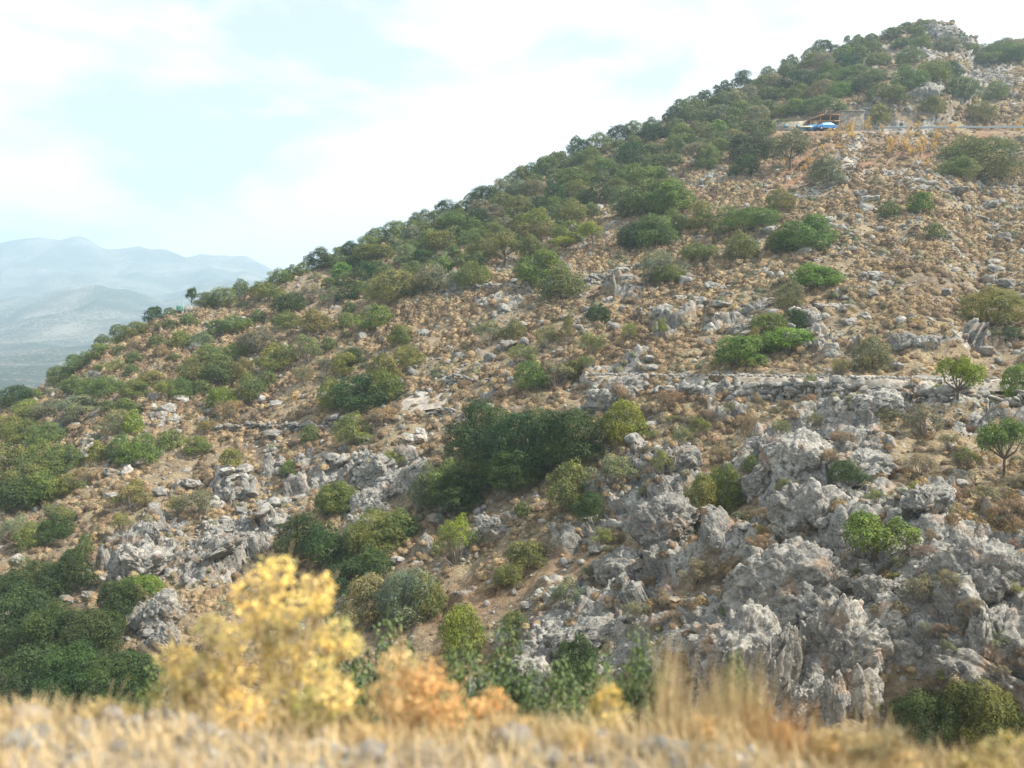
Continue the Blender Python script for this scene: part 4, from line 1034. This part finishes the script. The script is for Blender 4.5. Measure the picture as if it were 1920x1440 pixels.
# cars
def car(u, y, paint, label, rz=0.0):
    x, _, _ = from_pix(u, 240, y)
    c = bpy.data.objects.new('parked_car', None); COL.objects.link(c); c.location = (x, y, ROAD_Z + .16); c.scale = (1.0, 1.0, .98); c.rotation_euler = (0, 0, rz); tag(c, label, 'car', 'blue cars parked by the pergola')
    side = [(-2.0, .35), (-2.05, .7), (-1.9, .92), (-1.15, .98), (-.55, 1.42), (.75, 1.46), (1.45, 1.05), (1.95, .95), (2.05, .7), (2.0, .35)]
    n = len(side); v = np.array([(a, -.82 if b < 1.2 else -.66, b) for a, b in side] + [(a, .82 if b < 1.2 else .66, b) for a, b in side])
    f = [(k, (k + 1) % n, (k + 1) % n + n, k + n) for k in range(n)]
    me_ = bpy.data.meshes.new('car_body'); me_.from_pydata(v.tolist(), [], f + [tuple(range(n))[::-1], tuple(range(n, 2 * n))]); me_.materials.append(paint)
    bev(link('body', me_, c), .06, 3)
    gl = []
    for s in (-1, 1):
        q = [(-1.0, s * .80, 1.02), (-.52, s * .69, 1.36), (.72, s * .69, 1.39), (1.25, s * .80, 1.04)]
        v1 = np.array(q); v2 = v1.copy(); v2[:, 1] -= s * .05; gl.append((np.concatenate([v1, v2]), np.array([(0, 1, 2, 3), (7, 6, 5, 4), (0, 4, 5, 1), (1, 5, 6, 2), (2, 6, 7, 3), (3, 7, 4, 0)])))
    for g_ in gl: link('window', make_mesh('car_window', *g_, M_glass), c)
    link('windscreen', make_mesh('windscreen', *slab([(-1.17, -.6, 1.0), (-.6, -.6, 1.41), (-.6, .6, 1.41), (-1.17, .6, 1.0)], .03), M_glass), c)
    for sx in (-1.25, 1.25):
        for sy in (-.80, .80):
            t = np.linspace(0, 2 * math.pi, 19)[:-1]; wv, wf = tube([(sx, sy - .1, .31), (sx, sy + .1, .31)], .31, .31, 18)
            wh = link('wheel', make_mesh('wheel', wv, wf, M_tyre, True), c); wh.modifiers.new('s', 'SOLIDIFY').thickness = .1
            rv_, rf_ = tube([(sx, sy - .08, .31), (sx, sy + .08, .31)], .19, .19, 12); m2 = rv_.copy(); link('rim', make_mesh('rim', *join([(rv_, rf_), box(sx - .12, sx + .12, sy - .07, sy + .07, .19, .43)]), M_rim), wh)
    for sy in (-.6, .6): link('tail_light', make_mesh('tail_light', *box(1.99, 2.06, sy - .12, sy + .12, .72, .86), M_lamp), c)
car(1547, 157.2, M_blue, 'deep blue hatchback parked in front of the pergola', 0.25)
car(1521, 158.9, M_blue2, 'pale blue car parked behind the deep blue hatchback', 0.1)
# green mesh fence
p0 = at(1345, 268); p1 = at(1386, 264); fe = bpy.data.objects.new('mesh_fence', None); COL.objects.link(fe); fe.location = p0; tag(fe, 'pale green mesh fence left of the dark green shrub below the road', 'fence')
dv = p1 - p0; parts = []
for k in range(46):
    q = dv * k / 45; parts.append(tube([q + (0, 0, .1), q + (0, 0, 1.35)], .022, .022, 4))
for z in (.15, .5, .9, 1.3): parts.append(tube([np.array((0, 0, z)), dv + (0, 0, z)], .025, .025, 4))
link('mesh_panel', make_mesh('mesh_panel', *join(parts), M_greenmesh), fe)
for k in range(4): link('post', make_mesh('fence_post', *tube([dv * k / 3 + (0, .05, -.4), dv * k / 3 + (0, .05, 1.5)], .05, .05, 6), M_greenmesh), fe)
# white posts and green box on the spur crest
for (u, v, h, lab) in ((328, 590, 1.1, 'short white post left of the green box on the spur'), (334, 590, 1.3, 'white post beside the green box on the spur'), (344, 588, 1.9, 'tall white post right of the green box on the spur')):
    p = at(u, v); o = link('marker_post', make_mesh('marker_post', *join([tube([(0, 0, -.4), (0, 0, h)], .055, .05, 8), tube([(0, 0, h), (0, 0, h + .06)], .07, .06, 8)]), M_white), None, p); tag(o, lab, 'post', 'white posts on the spur')
p = at(337, 590); e = bpy.data.objects.new('utility_box', None); COL.objects.link(e); e.location = p; tag(e, 'green utility box standing on legs among white posts', 'box')
bev(link('cabinet', make_mesh('cabinet', *box(-.38, .38, -.25, .25, .5, 1.25), M_greenmesh), e), .03)
for x in (-.42, .36): link('leg', make_mesh('box_leg', *box(x, x + .07, -.2, .2, -.3, .499), M_steel), e)

# yellow dry stalk plants on the red embankment
M_yel = mat_leaf('dry_flower', .2)
def stalk_plant(seed):
    R = np.random.default_rng(seed); st = []; cs = []
    for _ in range(7):
        e = np.array([R.uniform(-.35, .35), R.uniform(-.3, .3), R.uniform(.6, 1)]); st.append(tube([(0, 0, 0), e * .5 * np.array([.6, .6, 1]), e], .02, .01, 4))
        for _ in range(4):
            b = e * R.uniform(.5, 1) ; q = b + np.array([R.uniform(-.15, .15), R.uniform(-.15, .15), R.uniform(.02, .15)]); st.append(tube([b * .9, q], .008, .005, 4))
            cs.append(q + R.normal(size=(26, 3)) * .05)
    c = np.concatenate(cs); v, f = quads(c, R.normal(size=c.shape), R.uniform(.012, .03, len(c)), .8, R)
    return make_mesh('flower_mass', v, f, M_yel, face_attr={'tone': R.uniform(.2, .9, len(c))}), make_mesh('stalk_mass', *join(st), M_twig)
SP = [stalk_plant(900 + k) for k in range(4)]
k = 0
for (u, v, w, h) in ((1556, 268, 26, 22), (1569, 262, 22, 22), (1592, 256, 24, 26), (1612, 262, 34, 34), (1600, 270, 30, 26), (1630, 250, 18, 16), (1655, 248, 14, 14), (1718, 250, 16, 18), (1706, 268, 18, 24), (1697, 290, 22, 26), (1732, 288, 20, 34),
                     (1725, 300, 22, 26), (1754, 272, 16, 24), (1752, 290, 18, 26), (1712, 302, 24, 26), (1673, 290, 22, 28), (1665, 296, 16, 20), (1740, 318, 18, 18), (1760, 252, 16, 20), (1788, 252, 22, 18), (1835, 250, 14, 14), (1910, 262, 20, 36), (1884, 290, 20, 26),
                     (1543, 290, 18, 18), (1541, 300, 14, 14), (1515, 318, 20, 24), (1508, 324, 14, 14), (1475, 312, 14, 16), (1575, 285, 16, 14)):
    SL = SL if k else []
    p = at(u, v); s = p[1] / F; e = bpy.data.objects.new('dry_stalk_plant', None); COL.objects.link(e); e.location = p; e.scale = (w * s * 1.2, w * s * 1.2, h * s * 1.1); e.rotation_euler = (0, 0, k * 1.3)
    link('blossoms', SP[k % 4][0], e, color=(.62, .42, .12)); link('stalks', SP[k % 4][1], e)
    tag(e, 'golden dry stalk plant on the red bank below the road', 'plant', 'golden dry stalk plants on the red bank'); SL.append((e, 'golden stalk plant', 'on the edge by the road' if v < 275 else 'lower down the red bank', u)); k += 1

ordinal_labels(SL)
# ------------------------------------------------------------------ roadside verge plants
def pos_at(u, v, y): a, b = ray(u, v); return np.array([float(a * y), y, float(b * y)])
M_straw = mat_simple('straw', (0.56, 0.43, 0.24), 0.8, var=0.3, scale=2.0)
M_straw2 = mat_simple('orange_straw', (0.60, 0.37, 0.17), 0.8, var=0.25, scale=2.0)
def flower_bush(name, label, heads, y, color, base_uv, cat='plant', fine=.0072, per=760, mat_st=None):
    b = pos_at(base_uv[0], base_uv[1], y); b[2] = verge_z(b[0], y) - .02
    e = bpy.data.objects.new(name, None); COL.objects.link(e); e.location = b; tag(e, label, cat)
    R = np.random.default_rng(int(base_uv[0]) + 3); st = []
    for (u, v, r) in heads:
        yy = y + R.uniform(-.18, .18); c = pos_at(u, v, yy) - b; rad = r * yy / F
        n = int(per * (r / 45) ** 1.6); d = R.normal(size=(n, 3)); d /= np.linalg.norm(d, axis=1, keepdims=True)
        rr_ = rad * (.55 + .5 * np.abs(vnoise(d * 4 + u, 5)) + .25 * R.uniform(size=n)); cc = c + d * (rr_ * .9)[:, None] * np.array([1, .9, .85])
        cc = cc[vnoise(cc * 26, 3) > -.22]; d = d[:len(cc)]; n = len(cc)
        vv, ff = quads(cc, d + R.normal(size=d.shape) * .8, fine * R.uniform(.6, 1.6, n), .55, R)
        mx_ = R.uniform(0, .45); col = (np.array(color) * (1 - mx_) + np.array((.56, .42, .24)) * mx_) * R.uniform(.85, 1.1)
        if name == 'flowering_bush' and R.uniform() < .12: col = np.array((.46, .45, .18))
        link('blossom', make_mesh('blossom', vv, ff, M_yel, face_attr={'tone': np.clip(.5 + .25 * R.normal(size=n), 0, 1)}), e, color=tuple(float(x) for x in col))
        root = np.array([R.uniform(-.06, .06), R.uniform(-.05, .05), 0]); mid = root * .5 + c * .5 + np.array([0, 0, -.04]); mid[:2] = mid[:2] * .8
        st.append(tube([root, mid, c], .008, .004, 5))
        for _ in range(22):
            q = c + R.normal(size=3) * rad * .6; st.append(tube([mid * .35 + c * .65, q], .0035, .0016, 3))
    link('stems', make_mesh('stems', *join(st), mat_st or M_straw), e)
YEL = (.86, .72, .32); STR = (.66, .50, .24); ORA = (.78, .55, .32)
flower_bush('flowering_bush', 'tallest yellow flowering bush on the verge', [(520, 1072, 44), (596, 1100, 42), (470, 1112, 44), (540, 1140, 48), (600, 1135, 30), (500, 1178, 52), (560, 1200, 50), (630, 1190, 42), (655, 1210, 34), (470, 1150, 34), (525, 1245, 60), (600, 1262, 48)], 4.0, YEL, (530, 1400))
flower_bush('flowering_bush', 'yellow flowering bush left of the tallest one', [(395, 1180, 40), (440, 1200, 40), (330, 1238, 44), (380, 1262, 56), (440, 1270, 50), (315, 1300, 46), (370, 1330, 60), (450, 1340, 60)], 3.85, (.76, .61, .27), (390, 1430))
flower_bush('flowering_bush', 'low pale yellow bush at the foot of the tallest one', [(630, 1300, 46), (590, 1325, 52), (520, 1320, 60), (655, 1340, 40), (560, 1375, 60), (480, 1385, 60), (620, 1390, 54), (420, 1400, 56), (530, 1425, 56), (360, 1410, 50), (640, 1425, 46)], 3.7, (.82, .70, .36), (570, 1440))
flower_bush('dry_bush', 'orange dry bush between the yellow flowers and the green shrubs', [(745, 1250, 44), (800, 1255, 40), (770, 1290, 58), (720, 1310, 46), (825, 1310, 50), (780, 1345, 60), (850, 1345, 34), (740, 1375, 50), (830, 1385, 50)], 3.9, ORA, (780, 1430), mat_st=M_straw2)
flower_bush('dry_bush', 'small orange dry bush in front of the leafy green shrubs', [(925, 1310, 28), (895, 1325, 24), (950, 1330, 24), (915, 1350, 34)], 4.0, ORA, (920, 1420), mat_st=M_straw2)
flower_bush('flowering_bush', 'single pale yellow bush before the green shrubs', [(1140, 1305, 30), (1125, 1330, 32), (1160, 1335, 28), (1140, 1362, 34)], 4.0, (.72, .60, .20), (1140, 1420))
flower_bush('dry_bush', 'straw bush at the bottom right corner', [(1860, 1420, 46), (1905, 1400, 40), (1800, 1432, 30)], 3.8, (.56, .47, .22), (1870, 1470))
for (u_, v_, y_, w_, col_, lab_) in ((60, 1372, 3.8, 60, (.52, .40, .24), 'low tan scrub at the left end of the verge'), (190, 1368, 3.9, 55, (.50, .42, .24), 'low olive-tan scrub left of the yellow bushes'), (965, 1392, 3.7, 60, (.62, .45, .26), 'low orange-tan scrub right of the small orange bush'),
        (1085, 1405, 3.6, 50, (.60, .50, .30), 'low straw scrub left of the whitish stone'), (1300, 1395, 3.7, 60, (.64, .46, .26), 'low orange-tan scrub below the tall pale stalks'), (1505, 1405, 3.8, 55, (.64, .50, .30), 'low pale scrub below the rock pillar'),
        (1650, 1420, 3.7, 60, (.56, .46, .30), 'low straw scrub before the dark green corner bushes'), (250, 1405, 3.6, 60, (.62, .47, .25), 'low golden scrub below the left yellow bush'), (700, 1400, 3.6, 60, (.64, .47, .25), 'low golden scrub below the orange bush')):
    Rh = np.random.default_rng(int(u_)); flower_bush('low_scrub', lab_, [(u_ + Rh.uniform(-w_, w_), v_ + Rh.uniform(-34, 40), Rh.uniform(24, 42)) for _ in range(12)], y_, col_, (u_, v_ + 60), fine=.006, per=900)
# leafy green shrubs just below the verge
def leafy(seed):
    R = np.random.default_rng(seed); Lb = lobes('round', R); n = 3600; idx = R.integers(0, len(Lb), n); d = R.normal(size=(n, 3)); d /= np.linalg.norm(d, axis=1, keepdims=True)
    c = Lb[idx, :3] + d * (Lb[idx, 3] * R.uniform(.5, 1.1, n))[:, None]; nr = d * .5 + R.normal(size=d.shape) * .4; nr[:, 2] += .9
    v, f = quads(c, nr, R.uniform(.014, .032, n), .5, R)
    return make_mesh('leafy_crown', v, f, M_leaf, face_attr={'tone': np.clip(.55 + .25 * R.normal(size=n), 0, 1)}), limbs('round', Lb, seed, M_bark)
LF = [leafy(950 + k) for k in range(3)]
for k, (u, vb, w, h, y, lab) in enumerate(((640, 1330, 120, 125, 8.2, 'leafy green shrub right behind the yellow flowers'), (735, 1345, 150, 160, 8.8, 'leafy green shrub behind the orange dry bush'), (875, 1370, 130, 140, 8.0, 'leafy green shrub left of the small orange bush'),
                                       (955, 1380, 130, 155, 8.4, 'leafy green shrub behind the small orange bush'), (1050, 1385, 130, 130, 7.9, 'leafy green shrub left of the single yellow bush'), (1125, 1390, 120, 140, 8.4, 'leafy green shrub behind the single yellow bush'),
                                       (1205, 1385, 110, 160, 8.0, 'leafy green shrub beside the tall pale stalks'), (1380, 1390, 100, 150, 7.8, 'leafy green shrub half hidden by the tall pale stalks'), (820, 1385, 150, 90, 7.6, 'lowest leafy green shrub between the orange bushes'), (300, 1350, 100, 70, 8.0, 'small leafy shrub at the left end of the yellow flowers'))):
    p = pos_at(u, vb, y); s = y / F; p[2] = min(p[2], verge_z(0, y) + .12)
    p[2] = max(p[2], verge_z(0, y) - .05); top = pos_at(u, vb - h, y)[2]
    e = bpy.data.objects.new('leafy_shrub', None); COL.objects.link(e); e.location = p; e.scale = (w * s * 1.4, w * s * 1.2, (top - p[2]) * 1.5); e.rotation_euler = (0, 0, k * 2.1); tag(e, lab, 'shrub', 'leafy shrubs below the verge')
    link('foliage', LF[k % 3][0], e, color=(.12, .175, .085)); link('stems', LF[k % 3][1], e)
# tall pale grass stalks
def grass_mesh(R, n, cx, cy, sx, sy, hmin, hmax, width, base=verge_z, lean=.35):
    x = cx + sx * R.normal(size=n); y = cy + sy * R.normal(size=n); h = R.uniform(hmin, hmax, n); a = R.uniform(0, 6.28, n)
    l_ = R.uniform(.1, 1, n) * lean; z = np.array([base(a_, b_) for a_, b_ in zip(x, y)]) - .02
    w = width * R.uniform(.6, 1.3, n); fa = R.uniform(0, 3.14, n); wx, wy = np.cos(fa) * w, np.sin(fa) * w
    V = []
    for t, ww in ((0, 1), (.5, .8), (1, .15)):
        px = x + np.cos(a) * h * l_ * t * t; py = y + np.sin(a) * h * l_ * t * t; pz = z + h * (t - .12 * l_ * t * t)
        V += [np.stack([px - wx * ww, py - wy * ww, pz], 1), np.stack([px + wx * ww, py + wy * ww, pz], 1)]
    V = np.stack(V, 1); b = np.arange(n)[:, None] * 6
    f = np.concatenate([b + np.array([0, 1, 3, 2]), b + np.array([2, 3, 5, 4])]); return V.reshape(-1, 3), f
for k, (u, vt, y, n, sx, lab) in enumerate(((1258, 1175, 4.1, 130, .045, 'tall narrow pale grass clump right of the leafy shrubs'), (1345, 1235, 3.9, 140, .06, 'pale grass clump in front of the jagged outcrop'), (1405, 1215, 4.0, 160, .06, 'tall straw grass clump in front of the rock pillar'),
                                         (1465, 1300, 3.8, 170, .08, 'golden grass clump right of the rock pillar'), (1305, 1290, 3.7, 130, .07, 'short straw clump between the two tall clumps'), (1610, 1330, 3.9, 90, .09, 'thin grass clump before the cliff foot'), (345, 1120, 4.0, 60, .02, 'thin dry stalks rising left of the yellow flowers'),
                                         (1640, 1230, 4.3, 22, .03, 'few thin stalks in front of the broad upright block'), (60, 1330, 3.9, 70, .15, 'sparse grass clump at the bottom left corner'), (1720, 1370, 3.8, 90, .12, 'low grass clump below the dark green bushes'))):
    R = np.random.default_rng(1000 + k); c = pos_at(u, vt, y); zg = verge_z(c[0], y); hh = max(c[2] - zg, .12)
    b = np.array([c[0], y, zg]); v, f = grass_mesh(R, n, 0, 0, sx, .06, hh * .45, hh * 1.05, .0032, base=lambda a_, b_: 0.0, lean=.16)
    o = link('dry_grass_clump', make_mesh('dry_grass_clump', v, f, M_straw2 if k in (3, 8) else M_straw), None, b); tag(o, lab, 'grass clump', 'dry grass clumps on the verge')
R = np.random.default_rng(77); n = 44000
X = R.uniform(-5.5, 5.5, n); Yv = R.uniform(2.4, 4.7, n); keep = (vnoise(np.stack([X * 1.3, Yv * 1.3, X * 0], 1), 3) > -.45); X, Yv = X[keep], Yv[keep]
v, f = grass_mesh(R, len(X), 0, 0, 0, 0, .04, .19, .0035, base=lambda a_, b_: 0.0, lean=.7)
off = np.stack([X, Yv, verge_surface(X, Yv) - .01], 1); v = v + np.repeat(off, 6, 0)
tag(link('dry_grass', make_mesh('dry_grass', v, f, M_straw)), 'short straw-coloured dry grass along the roadside verge', 'grass', kind='stuff')
for k, (u, v, w, h, y, lab) in enumerate(((60, 1385, 120, 40, 3.7, 'flat whitish stone at the bottom left corner'), (235, 1378, 60, 24, 3.8, 'small grey stone left of the yellow flowers'), (960, 1400, 130, 54, 3.5, 'pale flat stone below the small orange bush'), (1245, 1415, 110, 40, 3.4, 'whitish stone half in the straw grass'),
                                      (1130, 1385, 50, 20, 3.8, 'small pale stone at the foot of the single yellow bush'), (1560, 1425, 120, 30, 3.4, 'long pale stone below the cliff foot'), (690, 1432, 90, 30, 3.3, 'pale stone at the bottom edge below the orange bush'), (40, 1435, 120, 40, 3.3, 'grey stone at the very bottom left'), (1340, 1390, 60, 24, 3.7, 'small stone under the tall grass'))):
    p = pos_at(u, v, y); s = y / F; zg = verge_z(p[0], y)
    o = link('roadside_stone', BOULD[k], None, (p[0], y, zg + h * s * .25), (w * s, w * s * .8, h * s * 1.3), k * 1.1); tag(o, lab, 'stone', 'stones on the verge')
R = np.random.default_rng(78); n = 2600; X = R.uniform(-5, 5, n); Yv = R.uniform(2.4, 5, n); s_ = R.uniform(.015, .06, n); s_[::16] *= 1.5
v, f, _, _ = merge_instances(STONE, np.stack([X, Yv, verge_surface(X, Yv)], 1), np.stack([s_, s_, s_ * .6], 1), R.uniform(0, 6, n), np.zeros((n, 2)), R)
tag(link('verge_gravel', make_mesh('verge_gravel', v, f, M_rock)), 'loose pale gravel along the roadside verge', 'gravel', kind='stuff')

# ------------------------------------------------------------------ hazy air
hz = G('haze_air'); pv = hz.n('ShaderNodeVolumePrincipled'); pv.inputs['Color'].default_value = (.66, .85, 1, 1); pv.inputs['Density'].default_value = 0.00043; pv.inputs['Anisotropy'].default_value = 0.2
hz.l(pv.outputs[0], hz.out.inputs['Volume'])
v, f = box(-5200, 5200, -1500, 3900, -99.5, 350)
o = link('haze', make_mesh('haze', v, f, hz.m)); o['kind'] = 'stuff'; tag(o, 'pale blue haze filling the air over the valley', 'haze')
